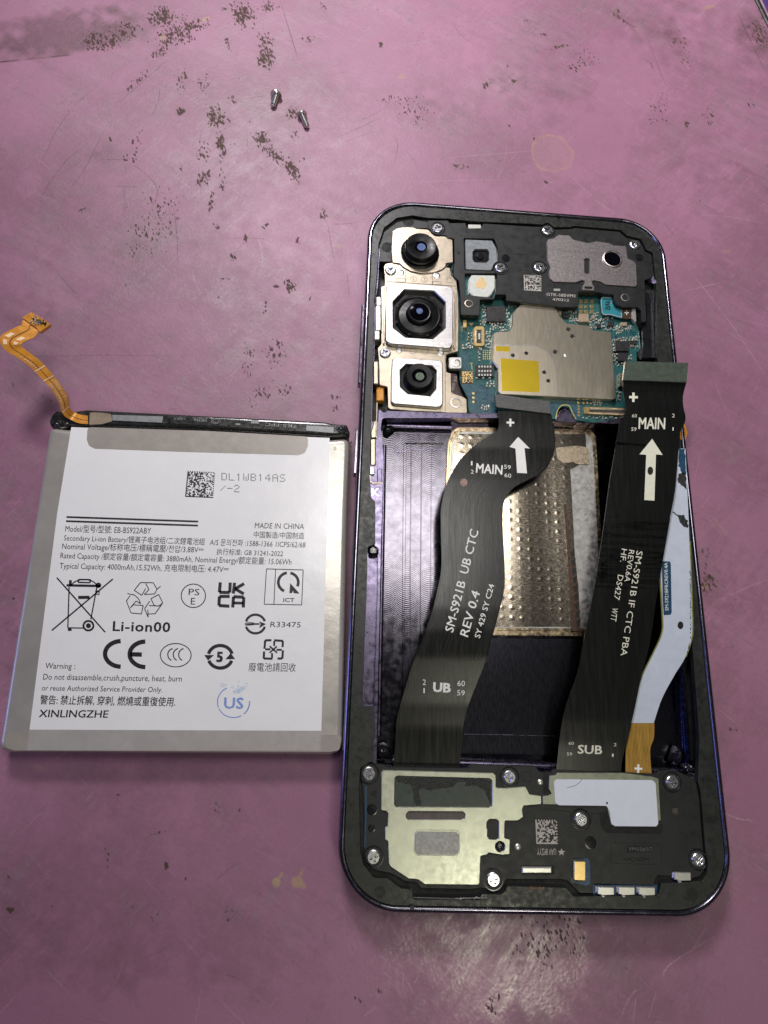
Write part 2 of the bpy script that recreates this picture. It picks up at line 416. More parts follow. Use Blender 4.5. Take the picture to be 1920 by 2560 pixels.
# machined floor: fine arcs cut by the milling tool
def milled():
    m = mat('milled_anodised_floor', (0.105, 0.098, 0.120), 1.0, 0.15, 0.10, 0.4, rvar=0.06)
    nt = m.node_tree; N = nt.nodes; Lk = nt.links
    tc = N.new('ShaderNodeTexCoord'); mp = N.new('ShaderNodeMapping'); mp.inputs['Scale'].default_value = (1000, 1000, 1000)
    Lk.new(tc.outputs['Object'], mp.inputs[0])
    sp = N.new('ShaderNodeSeparateXYZ'); Lk.new(mp.outputs[0], sp.inputs[0])
    # repeating arcs: y + sqrt(r^2 - xl^2)
    def mth(op, a, b=None, c=None):
        n = N.new('ShaderNodeMath'); n.operation = op
        for i, q in enumerate((a, b, c)):
            if q is None: continue
            if isinstance(q, (int, float)): n.inputs[i].default_value = q
            else: Lk.new(q, n.inputs[i])
        return n.outputs[0]
    xl = mth('SUBTRACT', mth('FLOORED_MODULO', mth('ADD', sp.outputs[0], 40.0), 4.6), 2.3)
    cv = mth('MULTIPLY', mth('MULTIPLY', xl, xl), -0.22)
    ph = mth('MULTIPLY', mth('ADD', sp.outputs[1], cv), 2*math.pi/0.42)
    wv = mth('MULTIPLY', mth('SINE', ph), 0.5)
    nz = N.new('ShaderNodeTexNoise'); nz.inputs['Scale'].default_value = 1.2; nz.inputs['Detail'].default_value = 8; Lk.new(mp.outputs[0], nz.inputs[0])
    h = mth('ADD', wv, mth('MULTIPLY', nz.outputs[0], 0.7))
    bp = N.new('ShaderNodeBump'); bp.inputs['Strength'].default_value = 1; bp.inputs['Distance'].default_value = 0.004*MM
    Lk.new(h, bp.inputs['Height']); Lk.new(bp.outputs[0], N['Principled BSDF'].inputs['Normal'])
    N['Principled BSDF'].inputs['Anisotropic'].default_value = 0.4
    return m
M['milled'] = milled()
def foil():
    m = mat('dimpled_foil', (0.62, 0.54, 0.43), 1.0, 0.17, 0.05, 0.7, bump=0.001, bs=5, stretch=(1, 2.2, 1), rvar=0.04, wear=((0.36, 0.26, 0.18), 0.25, 0.62))
    return m
M['foil'] = foil()

# ------------------------------------------------------------------ the mat on the bench
X0, X1, Y0, Y1, RES = -112.0, 128.0, -32.0, 252.0, 0.16
nx, ny = int((X1-X0)/RES), int((Y1-Y0)/RES)
def mat_masks():
    gx = X0+(np.arange(nx)+.5)*RES; gy = Y0+(np.arange(ny)+.5)*RES
    GX, GY = np.meshgrid(gx, gy)
    d = np.stack([GX-CAM[0], GY-CAM[1], np.full_like(GX, -CAM[2])], -1) @ ROT.T
    U = 960+FPX*d[..., 0]/d[..., 2]; V = 1280+FPX*d[..., 1]/d[..., 2]
    del d
    fx = np.fft.rfftfreq(nx, RES)[None, :]; fy = np.fft.fftfreq(ny, RES)[:, None]
    def noise(lx, ly, ang=0.0, sharp=2.0):
        c, s = math.cos(ang), math.sin(ang)
        a = (fx*c+fy*s)*lx; b = (-fx*s+fy*c)*ly
        g = np.exp(-((a*a+b*b))*sharp)
        n = np.fft.irfft2(np.fft.rfft2(rng.standard_normal((ny, nx)).astype(np.float32))*g, s=(ny, nx))
        n /= n.std()
        return n.astype(np.float32)
    n_fine = noise(0.5, 0.5); n_str = noise(0.30, 0.8, 0.35); n_med = noise(3.0, 3.0); n_big = noise(24, 24); n_sc = noise(0.25, 9, 0.9); n_sc2 = noise(0.25, 8, -0.7)
    dark = np.zeros_like(n_fine); tone = np.zeros_like(n_fine); yel = np.zeros_like(n_fine)
    def fall(c, rx, ry, ang):
        a = math.radians(ang); du, dv = U-c[0], V-c[1]
        x = (du*math.cos(a)+dv*math.sin(a))/rx; y = (-du*math.sin(a)+dv*math.cos(a))/ry
        return x*x+y*y
    def scuff(cr, x, y, rx, ry, ang=0, dens=0.8, fieldn=None):
        f = n_str if fieldn is None else fieldn
        c = cr(x, y); k = cr.k
        q = fall(c, rx*k, ry*k, ang)+0.22*n_med
        t = -0.45+(1-dens)*1.8+np.maximum(q, 0)*1.5
        np.maximum(dark, np.clip((f-t)*2.8+.5, 0, 1)*(q < 2.2), out=dark)
        if dens > .55: tone[...] += (0.16*dens*np.exp(-np.maximum(q, 0)*1.1)*(1+.3*n_fine)).astype(tone.dtype)
    L1 = [(700, 75, 62, 42, 0, .95), (765, 150, 100, 50, -25, .9), (850, 110, 60, 35, -20, .8), (430, 180, 90, 40, 0, .85), (520, 140, 90, 40, -8, .7), (1052, 55, 52, 55, 0, 1.1),
          (1170, 30, 40, 22, 0, .8), (970, 38, 20, 10, 0, .9), (1148, 185, 35, 40, 0, 1.0), (1150, 245, 38, 50, 0, 1.15), (985, 190, 12, 30, -20, .8), (690, 225, 50, 20, -30, .7), (565, 375, 30, 12, -30, .8),
          (610, 335, 50, 22, -40, .5), (785, 340, 30, 70, 0, .35), (875, 360, 30, 40, 0, .45), (780, 480, 25, 16, 0, .95), (935, 520, 42, 40, 0, 1.0), (930, 480, 30, 30, 0, .6), (955, 625, 18, 48, -12, 1.1),
          (1010, 435, 32, 20, 0, .7), (1265, 490, 28, 28, 0, .9), (1130, 600, 36, 30, 30, 1.0), (1165, 650, 60, 20, 55, .9), (1210, 690, 40, 22, 50, .9), (1262, 735, 26, 50, -25, 1.05), (1270, 590, 25, 30, 0, .6), (1310, 690, 25, 10, -30, .6),
          (880, 772, 34, 30, 0, .75), (960, 780, 14, 50, 0, .55), (912, 880, 15, 60, 0, .75), (935, 980, 13, 14, 0, 1.0), (1142, 980, 20, 13, -20, 1.0), (1005, 1110, 13, 18, -30, .95), (970, 1205, 24, 8, -8, .95), (1395, 935, 18, 30, 0, .9),
          (1255, 1238, 20, 45, -15, .95), (1192, 1236, 14, 7, 0, 1), (1290, 1035, 16, 18, 0, .7), (1145, 1330, 10, 32, 0, .85), (1060, 1030, 8, 18, 0, .9), (1310, 1300, 60, 12, -20, .5), (1345, 1275, 10, 20, 0, .7),
          (1190, 1540, 45, 90, 0, .33), (1075, 1560, 35, 60, 0, .4), (1230, 1700, 60, 60, 0, .33), (1120, 1700, 50, 30, 0, .38), (1445, 1715, 45, 10, 5, .6), (1450, 1765, 40, 16, 0, .5),
          (360, 905, 18, 7, -20, 1), (475, 600, 5, 12, -20, 1.1), (540, 690, 8, 7, 0, 1), (580, 640, 40, 90, 15, .25), (880, 650, 45, 60, 0, .35), (1395, 30, 14, 22, 0, .7), (1330, 170, 28, 22, 0, .55), (1645, 195, 8, 10, 0, 1.1), (780, 730, 12, 20, 0, .6), (640, 985, 70, 8, 8, .6), (590, 1080, 60, 70, 0, .2), (670, 960, 120, 160, 20, .12)]
    for a in L1: scuff(Q1, *a)
    L2 = [(740, 515, 8, 12, 0, 1), (620, 90, 14, 10, 0, .8), (745, 205, 42, 8, -12, .9), (820, 292, 24, 18, 30, .8), (440, 368, 22, 14, -40, .9), (1030, 85, 60, 6, 35, .8), (1010, 50, 10, 10, 0, .8), (690, 150, 18, 6, 0, .8), (560, 350, 12, 8, 0, .8),
          (1290, 200, 30, 90, -15, .3), (1620, 150, 30, 70, -25, .7), (1240, 160, 25, 40, -20, .5), (330, 720, 40, 14, 0, .7), (700, 785, 8, 8, 0, 1), (540, 545, 8, 8, 0, .9), (1580, 450, 30, 20, 0, .5), (1310, 540, 12, 18, 0, .9), (1150, 280, 22, 5, 50, .8),
          (60, 430, 90, 22, 0, .3), (150, 490, 80, 80, 0, .2), (650, 610, 14, 30, 0, .4), (1400, 500, 40, 50, 0, .15), (860, 260, 70, 60, 0, .25), (1185, 480, 60, 80, 0, .2), (1640, 60, 20, 50, -20, .6)]
    for a in L2: scuff(Q2, *a)
    L4 = [(1395, 200, 10, 60, 10, .6), (1400, 300, 45, 40, 0, .85), (1360, 180, 20, 30, 30, .6), (1440, 240, 30, 16, 20, .5), (300, 1130, 60, 26, 0, .7), (480, 1060, 12, 8, 0, .9), (590, 1105, 14, 12, 0, .8), (420, 1195, 28, 10, 20, .7), (510, 1335, 10, 14, 0, .9),
          (480, 1400, 12, 20, 20, .95), (450, 1440, 10, 12, 0, 1), (570, 1250, 4, 6, 0, 1.2), (390, 1500, 20, 60, 10, .3), (1505, 580, 8, 14, 0, .8), (470, 2130, 40, 60, 20, .3), (1380, 1320, 6, 4, 0, 1.0), (1500, 940, 40, 8, 10, .5), (880, 1310, 5, 5, 0, 1.1), (700, 1800, 200, 200, 0, .10), (300, 1350, 120, 120, 0, .22)]
    for a in L4: scuff(Q4, *a)
    L3 = [(720, 1540, 10, 30, -12, .8), (465, 1500, 5, 60, 5, .55), (690, 1385, 35, 6, -15, .7), (40, 1580, 12, 14, 0, .7), (40, 1720, 30, 14, 0, .7), (800, 1590, 12, 12, 0, .6), (410, 1220, 4, 4, 0, 1.2), (1640, 2070, 16, 8, 40, .9), (1560, 2120, 40, 8, 40, .7), (1110, 2115, 10, 8, 0, .9), (225, 1705, 6, 5, 0, 1), (940, 1290, 14, 12, 0, .5), (60, 375, 5, 4, 0, 1.1), (510, 1222, 5, 4, 0, 1.1), (265, 1365, 5, 4, 0, 1)]
    for a in L3: scuff(Q3, *a)
    # scattered specks over the whole mat
    np.maximum(dark, np.clip((n_fine-4.0)*2.5, 0, 0.9), out=dark)
    k2 = np.sqrt(fx*fx+fy*fy)+1/60
    def frac(p, st=1.0, ang=0.0):
        c, s_ = math.cos(ang), math.sin(ang); kk = np.sqrt(((fx*c+fy*s_)*st)**2+(-fx*s_+fy*c)**2)+1/50
        n = np.fft.irfft2(np.fft.rfft2(rng.standard_normal((ny, nx)).astype(np.float32))*kk**(-p), s=(ny, nx)); return (n/n.std()).astype(np.float32)
    fr1 = frac(1.25); fr2 = frac(1.1, 5.0, 0.9); fr3 = frac(1.1, 5.0, -0.5); fr4 = frac(1.9)
    patch = np.clip(0.5+0.5*fr4, 0, 1)
    np.maximum(dark, np.clip((fr1+0.5*n_str+0.5*fr4-3.9)*3.0, 0, 0.85), out=dark)
    # brown worn smear, upper left, with a clear lower border
    c = Q1(250, 150); q = fall(c, 400*Q1.k, 105*Q1.k, -6)
    yb = (268-0.1*(U/Q1.k))*Q1.k
    sm = np.clip(1.3-q+0.25*n_med, 0, 1)*np.clip((yb-V)/3, 0, 1)
    tone += 0.75*sm
    edge = np.exp(-((V-yb)/2.0)**2)*(U < 330*Q1.k)*(0.6+0.3*n_med); np.maximum(dark, np.clip(edge, 0, .9), out=dark)
    for cr, x, y, rx, ry, a_, s_ in ((Q2, 1250, 120, 150, 130, 20, .35), (Q2, 1620, 160, 110, 150, 0, .5), (Q2, 700, 330, 220, 160, 0, .22), (Q1, 600, 800, 200, 260, 0, .22), (Q1, 600, 1100, 130, 130, 0, .2), (Q3, 800, 2000, 500, 200, 0, .2),
                                    (Q2, 200, 450, 250, 120, 0, .3), (Q1, 450, 680, 160, 90, 0, .2), (Q2, 1380, 700, 200, 130, 0, .18), (Q3, 60, 700, 120, 500, 0, .2), (Q1, 150, 1350, 260, 300, 0, .18)):
        q = fall(cr(x, y), rx*cr.k, ry*cr.k, a_); tone += s_*np.exp(-q)*(1+.35*n_med)
    tone += 0.10*n_big+0.07*fr1+(0.10*fr2+0.07*fr3)*(0.35+patch)+0.09*fr4
    # fine scratches: two directions of streak noise plus drawn lines
    scr = np.clip((n_sc-2.6)*0.8, 0, .5)*0.6+np.clip((n_sc2-2.7)*0.8, 0, .5)*0.6
    lines = np.zeros_like(dark); llight = np.zeros_like(dark)
    def draw(arr, pts, val):
        p = catmull(pts, 40)
        out = []
        for a, b in zip(p[:-1], p[1:]):
            A, B = P(*a)[:2], P(*b)[:2]; n = max(2, int(np.linalg.norm(A-B)/(RES*.5)))
            for t in np.linspace(0, 1, n): out.append(A*(1-t)+B*t)
        o = np.array(out); fade = np.clip(np.minimum(np.arange(len(o)), np.arange(len(o))[::-1])/(len(o)*.2+1), 0.15, 1)
        ix = ((o[:, 0]-X0)/RES).astype(int); iy = ((o[:, 1]-Y0)/RES).astype(int)
        ok = (ix >= 0) & (ix < nx) & (iy >= 0) & (iy < ny)
        brk = 0.45+0.55*(rng.random(len(o)) > .25)
        arr[iy[ok], ix[ok]] = np.maximum(arr[iy[ok], ix[ok]], (val*fade*brk)[ok])
    for pts, val in (([(1210, 0), (1240, 100), (1290, 262)], .8), ([(410, 375), (330, 450), (240, 570), (170, 730)], .5), ([(400, 610), (300, 680), (220, 780), (180, 850)], .6), ([(450, 560), (360, 740), (290, 830)], .5),
                     ([(540, 690), (640, 760), (680, 830), (650, 910)], .6), ([(750, 895), (765, 1030), (765, 1130)], .6), ([(490, 805), (605, 808)], .5), ([(490, 460), (620, 350), (740, 240)], .5), ([(680, 445), (655, 500)], .5),
                     ([(60, 1545), (400, 1535), (740, 1540)], .35), ([(1080, 425), (1150, 412)], .5), ([(1500, 1180), (1508, 1280)], .4), ([(540, 690), (430, 688)], .5), ([(535, 810), (538, 920)], .5), ([(1450, 600), (1659, 500)], .35), ([(1480, 615), (1640, 560)], .3),
                     ([(600, 1060), (700, 1160)], .35), ([(1415, 960), (1445, 1140)], .4), ([(1440, 970), (1525, 965)], .5), ([(870, 560), (860, 640)], .3), ([(1065, 545), (1070, 640)], .3), ([(690, 380), (685, 440)], .5)):
        draw(lines, Q1(*pts), val)
    for pts, val in (([(1120, 120), (1160, 220), (1210, 350), (1240, 380)], .5), ([(1515, 30), (1590, 190), (1659, 330)], .8), ([(1110, 250), (1150, 270), (1165, 305)], .8), ([(965, 30), (1040, 90), (1110, 165)], .7), ([(130, 200), (180, 130)], .4), ([(300, 95), (330, 150), (390, 190)], .4), ([(45, 580), (60, 640), (40, 720)], .4), ([(860, 320), (935, 365)], .5), ([(1205, 400), (1170, 500)], .4)):
        draw(lines, Q2(*pts), val)
    for pts, val in (([(790, 740), (900, 850), (1030, 950)], .5), ([(280, 680), (480, 665), (660, 650)], .5), ([(1290, 1130), (1500, 1400), (1659, 1640)], .6), ([(1290, 1260), (1480, 1215)], .5), ([(1350, 930), (1480, 935), (1659, 970)], .4), ([(0, 210), (200, 175), (420, 150)], .35), ([(80, 790), (300, 780), (560, 775)], .3)):
        draw(llight, Q2(*pts), val)
    for pts, val in (([(1430, 385), (1560, 330), (1659, 290)], .6), ([(1200, 2020), (1230, 1960), (1350, 1880), (1440, 1830)], .7), ([(1470, 1300), (1530, 1325), (1605, 1335)], .8), ([(1380, 0), (1480, 130)], .4), ([(800, 1760), (900, 1800), (1040, 1790)], .35), ([(1010, 2212), (1060, 2100), (1100, 2060)], .5), ([(1075, 2212), (1090, 2090)], .5), ([(1140, 2200), (1180, 2060)], .4)):
        draw(llight, Q4(*pts), val)
    for i in range(150):   # random hairlines
        u, v = random.uniform(0, 1920), random.uniform(0, 2560); a = random.gauss(1.0, 1.0); l = random.uniform(15, 110); b = random.uniform(-.25, .25)
        pts = [(u+math.cos(a+b*t)*l*t, v+math.sin(a+b*t)*l*t) for t in (0, .5, 1)]
        draw(llight if random.random() < .55 else lines, pts, random.uniform(.1, .38))
    for i in range(90):    # brighter scratches in the glossy patch below the phone
        u, v = random.gauss(1200, 120), random.gauss(2400, 60); a = random.uniform(0, math.pi); l = random.uniform(10, 60)
        draw(llight, [(u, v), (u+math.cos(a)*l*.5+2, v+math.sin(a)*l*.5), (u+math.cos(a)*l, v+math.sin(a)*l)], random.uniform(.25, .6))
    for i in range(45):    # white dust
        u, v = random.uniform(0, 1920), random.uniform(0, 1400); q = P(u, v); ix, iy = int((q[0]-X0)/RES), int((q[1]-Y0)/RES)
        if 0 <= ix < nx and 0 <= iy < ny: llight[iy, ix] = 1.0
    np.maximum(dark, lines, out=dark)
    scr = np.maximum(scr+0.22*np.clip(fr2*.45+fr4*.5+fr1*.35-.1, 0, 1), llight)
    # yellow-brown stains
    for cr, x, y, rx, ry, a_, s_ in ((Q3, 1195, 1600, 18, 22, 0, 1), (Q3, 1212, 1572, 7, 20, 30, .8), (Q3, 1285, 1598, 24, 24, 0, 1), (Q3, 1300, 1562, 7, 22, 25, .7), (Q3, 1310, 1615, 12, 14, 0, .8), (Q1, 885, 85, 24, 8, -30, .7), (Q1, 700, 165, 20, 10, -40, .6), (Q2, 78, 330, 20, 12, 0, .4),
                                    (Q4, 1385, 320, 10, 12, 0, .8), (Q2, 1400, 30, 26, 8, -15, .5), (Q4, 1450, 60, 60, 6, 52, .25), (Q2, 1480, 1085, 20, 8, 0, .3), (Q3, 170, 1105, 20, 10, 0, .3), (Q1, 1460, 1060, 22, 8, 0, .35)):
        q = fall(cr(x, y), rx*cr.k, ry*cr.k, a_)+.1*n_med; np.maximum(yel, s_*np.clip((1.25-q)*2.5, 0, 1)*(0.75+.1*n_fine), out=yel)
    q = np.sqrt(fall(Q2(728, 662), 92*Q2.k, 76*Q2.k, 20))+.05*n_med   # ring stain
    np.maximum(yel, (0.36*np.exp(-((q-1)/.06)**2)*(0.8+.3*n_fine)+0.09*(q < 1)), out=yel)
    q = fall((1190, 2400), 330, 170, 0)+.25*n_med+.25*fr1; pol = np.clip(1.25-q, 0, 1)*(0.75+.12*fr2); pol = np.clip(np.maximum(pol, 0.25*np.clip(scr*1.5, 0, 1)), 0, 1)
    rel = np.clip(0.5+0.10*n_med+0.07*n_fine-0.35*dark+0.2*scr, 0, 1)
    img = bpy.data.images.new('bench_mat_wear', nx, ny, float_buffer=False, alpha=True); img.colorspace_settings.name = 'Non-Color'
    arr = np.stack([np.clip(dark, 0, 1), np.clip(tone+.5-.25, 0, 1), np.clip(yel, 0, 1), np.ones_like(dark)], -1).astype(np.float32)
    img.pixels.foreach_set(arr.ravel()); img.update(); img.pack()
    img2 = bpy.data.images.new('bench_mat_scratches', nx, ny, float_buffer=False, alpha=True); img2.colorspace_settings.name = 'Non-Color'
    arr = np.stack([np.clip(scr, 0, 1), rel, pol, np.ones_like(dark)], -1).astype(np.float32)
    img2.pixels.foreach_set(arr.ravel()); img2.update(); img2.pack()
    return img, img2
def mat_material():
    i1, i2 = mat_masks()
    m = bpy.data.materials.new('purple_worn_mat'); m.use_nodes = True
    nt = m.node_tree; N = nt.nodes; Lk = nt.links; b = N['Principled BSDF']
    tc = N.new('ShaderNodeTexCoord'); mp = N.new('ShaderNodeMapping')
    sx, sy = 1/((X1-X0)*MM), 1/((Y1-Y0)*MM)
    mp.inputs['Scale'].default_value = (sx, sy, 1); mp.inputs['Location'].default_value = (-X0*MM*sx, -Y0*MM*sy, 0)
    Lk.new(tc.outputs['Object'], mp.inputs[0])
    def im(i):
        t = N.new('ShaderNodeTexImage'); t.image = i; t.extension = 'EXTEND'; Lk.new(mp.outputs[0], t.inputs[0])
        s = N.new('ShaderNodeSeparateColor'); Lk.new(t.outputs[0], s.inputs[0]); return s.outputs
    dk, tn, yl = im(i1)[:3]; sc, rl, pl_ = im(i2)[:3]
    nz = N.new('ShaderNodeTexNoise'); nz.inputs['Scale'].default_value = 900; nz.inputs['Detail'].default_value = 8; nz.inputs['Roughness'].default_value = .7; Lk.new(tc.outputs['Object'], nz.inputs[0])
    nb = N.new('ShaderNodeTexNoise'); nb.inputs['Scale'].default_value = 14; nb.inputs['Detail'].default_value = 3; Lk.new(tc.outputs['Object'], nb.inputs[0])
    def mix(f, a, c):
        x = N.new('ShaderNodeMix'); x.data_type = 'RGBA'
        for k, q in ((0, f), (6, a), (7, c)):
            if isinstance(q, tuple): x.inputs[k].default_value = (*q, 1)
            elif isinstance(q, float): x.inputs[k].default_value = q
            else: Lk.new(q, x.inputs[k])
        return x.outputs[2]
    def rng_(s, a, c, d=0., e=1.):
        r = N.new('ShaderNodeMapRange'); r.inputs[1].default_value = a; r.inputs[2].default_value = c; r.inputs[3].default_value = d; r.inputs[4].default_value = e; Lk.new(s, r.inputs[0]); return r.outputs[0]
    base = mix(rng_(nb.outputs[0], .35, .65), MATC1, MATC2)
    base = mix(rng_(nz.outputs[0], .3, .7, 0, .16), base, (0.20, 0.12, 0.16))
    base = mix(rng_(tn, .05, 1.0, 0, .85), base, (0.11, 0.052, 0.066))
    base = mix(rng_(yl, 0, 1, 0, .85), base, (0.40, 0.29, 0.13))
    base = mix(rng_(sc, 0, 1, 0, .55), base, (0.62, 0.46, 0.54))
    base = mix(rng_(dk, 0, .9, 0, .93), base, (0.070, 0.048, 0.036))
    Lk.new(base, b.inputs['Base Color'])
    ro = N.new('ShaderNodeMix'); ro.data_type = 'FLOAT'; Lk.new(pl_, ro.inputs[0]); Lk.new(rng_(rl, 0.2, 0.9, MATR[0], MATR[1]), ro.inputs[2]); ro.inputs[3].default_value = 0.20
    Lk.new(ro.outputs[0], b.inputs['Roughness'])
    bp = N.new('ShaderNodeBump'); bp.inputs['Strength'].default_value = 1; bp.inputs['Distance'].default_value = .05*MM
    Lk.new(rl, bp.inputs['Height']); Lk.new(bp.outputs[0], b.inputs['Normal'])
    Lk.new(rng_(dk, 0, .8, .5, .08), b.inputs['Specular IOR Level'])
    return m
MATC1, MATC2, MATR = (0.292, 0.130, 0.208), (0.365, 0.170, 0.262), (0.56, 0.46)
M['mat'] = mat_material()
a, b = P(1888, 0)[:2], P(1926, 78)[:2]; dr = (b-a)/np.linalg.norm(b-a); nrm = np.array([-dr[1], dr[0]])
nrm = nrm if nrm[0] > 0 else -nrm
def line_at(y, off): p = a+nrm*off; return p+dr*((y-p[1])/dr[1])
lo, hi = line_at(-150, 0), line_at(420, 0)
V, F = plate_geo([(-320, -150), lo, hi, (-320, 420)], -2.2, 0, 0.3)
tag(part('bench_mat', V, F, M['mat'], smooth=False), kind='structure')
lo2, hi2 = line_at(-150, 1.3), line_at(420, 1.3); lo3, hi3 = line_at(-150, 2.6), line_at(420, 2.6)
lo1, hi1 = line_at(-150, 0.05), line_at(420, 0.05)
V, F = plate_geo([lo1, lo2, hi2, hi1], -2.2, 0.25, 0.25)
tag(part('mat_edge_trim', V, F, M['matedge']), kind='structure')
V, F = plate_geo([lo2+nrm*.1, lo3, hi3, hi2+nrm*.1], -2.2, -0.3, 0.2)
tag(part('mat_border_strip', V, F, mat('worn_pink_strip', (0.34, 0.20, 0.26), 0, .5, .2, .3, bump=.1, bs=1)), kind='structure')
V, F = plate_geo([(-340, -170), (520, -170), (520, 440), (-340, 440)], -5.0, -2.2)
tag(part('bench_top', V, F, M['bench'], smooth=False), kind='structure')

# ------------------------------------------------------------------ the opened phone: frame
PW, PH, RC = 70.6, 147.0, 10.8
phone = empty('opened_phone', (PW/2, PH/2, 0))
tag(phone, 'opened dark phone on the purple mat with circuit board, lenses and black flex cables bare', 'phone')
def rrect(d, n=16):
    r = max(0.5, RC-d); out = []
    for cx, cy, a in ((PW-RC, PH-RC, 0), (RC, PH-RC, 90), (RC, RC, 180), (PW-RC, RC, 270)):
        for i in range(n+1):
            t = math.radians(a+90*i/n); out.append((cx+r*math.cos(t), cy+r*math.sin(t)))
    return out
prof = [(1.6, 0.0), (0.7, 0.15), (0.2, 0.8), (0.0, 1.8), (0.0, 5.4), (0.0, 6.3), (0.10, 6.7), (0.3, 6.95), (0.6, 7.08), (0.85, 7.1), (1.02, 7.0), (1.08, 6.2)]
V = []; F = []
for d, z in prof: V += [(x, y, z) for x, y in rrect(d)]
n = len(V)//len(prof)
for k in range(len(prof)-1):
    for i in range(n):
        j = (i+1) % n; F.append((k*n+i, k*n+j, (k+1)*n+j, (k+1)*n+i))
rim = part('metal_rim', V, F, M['rim'], phone, sharp=60)
LEDGE = TL((222, 850), (240, 640), (245, 480), (295, 330), (415, 238), (560, 215), (700, 238), (880, 245), (1050, 262), (1230, 275), (1659, 292)) + \
    TR((280, 300), (330, 280), (390, 325), (540, 322), (580, 312), (1000, 348), (1060, 400), (1190, 430), (1240, 530), (1300, 560), (1328, 800), (1345, 1540)) + \
    [(1668, 1060)] + RW((448, 1000), (476, 1450), (500, 1750), (522, 2060)) + \
    BR((1352, 250), (1370, 330), (1385, 500), (1400, 690), (1418, 800), (1412, 860), (1385, 915), (1310, 922), (1105, 932), (1088, 1012), (520, 1020), (470, 962), (75, 950), (50, 1008)) + \
    BL((1590, 1325), (1525, 1388), (1335, 1382), (1335, 1440), (712, 1432), (700, 1342), (600, 1330), (480, 1240), (350, 1232), (255, 1110), (225, 1000), (212, 420), (222, 220), (300, 172)) + \
    BM((350, 2080), (335, 1960), (360, 1840), (350, 1572), (245, 1560), (262, 1000), (283, 500), (292, 100)) + \
    ML((362, 1330), (362, 935), (322, 900), (318, 790), (310, 700), (325, 180)) + TL((180, 1790), (195, 1550), (205, 1000))
V, F = plate_geo(fillet(np.array(rrect(1.1)), 0), 5.4, 6.62, 0.05, [fillet(w2(LEDGE, 6.62), 0.5)])
ledge = part('black_ledge', V, F, M['ledge'], phone)
BAY = ML((425, 165), (412, 260), (428, 400), (438, 560), (428, 900), (412, 1400)) + BM((402, 700), (388, 1300), (378, 1840), (372, 2150)) + \
    [(1250, 1926), (1540, 1936)] + Q4((1365, 1145)) + RW((528, 1990), (485, 1450), (452, 1000)) + [(1692, 1062)] + MR((900, 218)) + ML((1495, 165))
if isinstance(BAY[0], float): pass
SLOT = BM((298, 105), (340, 82), (386, 105), (384, 500), (366, 1100), (350, 1560), (252, 1560), (264, 1000), (286, 500))
CAV = TL((238, 860), (250, 640), (260, 480), (300, 350), (420, 250), (700, 250), (1659, 320)) + TR((1230, 560), (1240, 820), (1322, 850), (1338, 1540)) + [(1660, 1046), (1545, 1046)] + \
    TR((720, 2130), (600, 2125), (560, 2060), (490, 1990), (430, 2040), (400, 2120)) + ML((1490, 120), (1200, 125), (480, 100), (440, 120)) + ML((395, 80), (390, 200), (330, 200)) + TL((190, 1780), (205, 1550), (215, 1000))
BCAV = BL((470, 230), (1150, 230)) + BL((1150, 300), (470, 300))
V, F = plate_geo(np.array(rrect(1.12)), 0.4, 5.6, 0.0, [fillet(w2(BAY, 5.6), 0.8), fillet(w2(SLOT, 5.6), 0.5), fillet(w2(CAV, 5.6), 0.3)])
mid = part('midframe', V, F, M['mid'], phone)
V, F = plate_geo(np.array(rrect(1.7)), 0.35, 1.8, 0)
floor_ = part('milled_floor', V, F, M['milled'], phone)
plate('slot_floor', SLOT, 1.8, 4.5, M['mid'], phone, r=0.4, zref=5.6)
plate('slot_plug', BM((288, 110), (345, 70), (396, 112), (392, 180), (300, 178)), 4.4, 6.3, M['blob'], phone, r=1.0, ch=0.5)
plate('black_cavity_lining', CAV, 1.8, 2.6, M['dark'], phone, zref=5.6)
# bay lips, ridges and floor details
def tube(name, a, b, r, mt, n=12, parent=phone, kind=None):
    a, b = Vector(a), Vector(b); d = (b-a).normalized(); s = d.cross(Vector((0, 0, 1))).normalized(); t = s.cross(d)
    V = []; F = []
    for p in (a, b):
        for i in range(n):
            q = p+r*(math.cos(2*math.pi*i/n)*s+math.sin(2*math.pi*i/n)*t); V.append(tuple(q))
    for i in range(n):
        j = (i+1) % n; F.append((i, n+i, n+j, j))
    F.append(tuple(range(n))); F.append(tuple(range(2*n-1, n-1, -1)))
    return part(name, V, F, mt, parent, kind=kind)
tube('bay_lip', P(*BL(520, 152), 2.6), P(*Q4(1300, 1122), 2.6), 0.75, M['mid'])
tube('bay_lip', P(*ML(470, 243), 2.2), P(*ML(1060, 262), 2.2), 0.9, M['mid'])
tube('bay_side_rail', P(*ML(445, 420), 2.6), P(*BM(392, 1840), 2.6), 0.5, M['mid'])
for x0, x1, x2, x3, h in ((622, 650, 612, 628, .10), (688, 700, 680, 692, .07), (785, 796, 770, 780, .07), (876, 888, 866, 876, .05)):
    plate('milled_ridge', ML((x0, 400), (x1, 400), (x1-10, 1500)) + BM((x3, 1500), (x2, 1500)) + ML((x0-10, 1500)), 1.7, 1.8+h, M['milled'], phone, ch=.08)
tube('milled_ridge', P(*ML(640, 398), 1.85), P(*ML(990, 402), 1.85), 0.18, M['milled'], 8)
for cx, cy in ((590, 470), (760, 455), (940, 450)):
    pts = ML(*[(cx+70*math.cos(math.radians(a)), cy-20+28*math.sin(math.radians(a))) for a in range(10, 171, 8)])
    o = strokes('milled_arc', [(pts, 2.2)], 1.93, M['mid'], phone)
plate('dark_floor_plate', [(1085, 1592), (1610, 1600), (1735, 1890), (1000, 1885), (1010, 1640)], 1.75, 1.92, M['darkfloor'], phone, ch=.05)
strokes('score_line', [(BM((1180, 1826), (1659, 1832)), 1.6)], 1.95, M['mid'], phone)
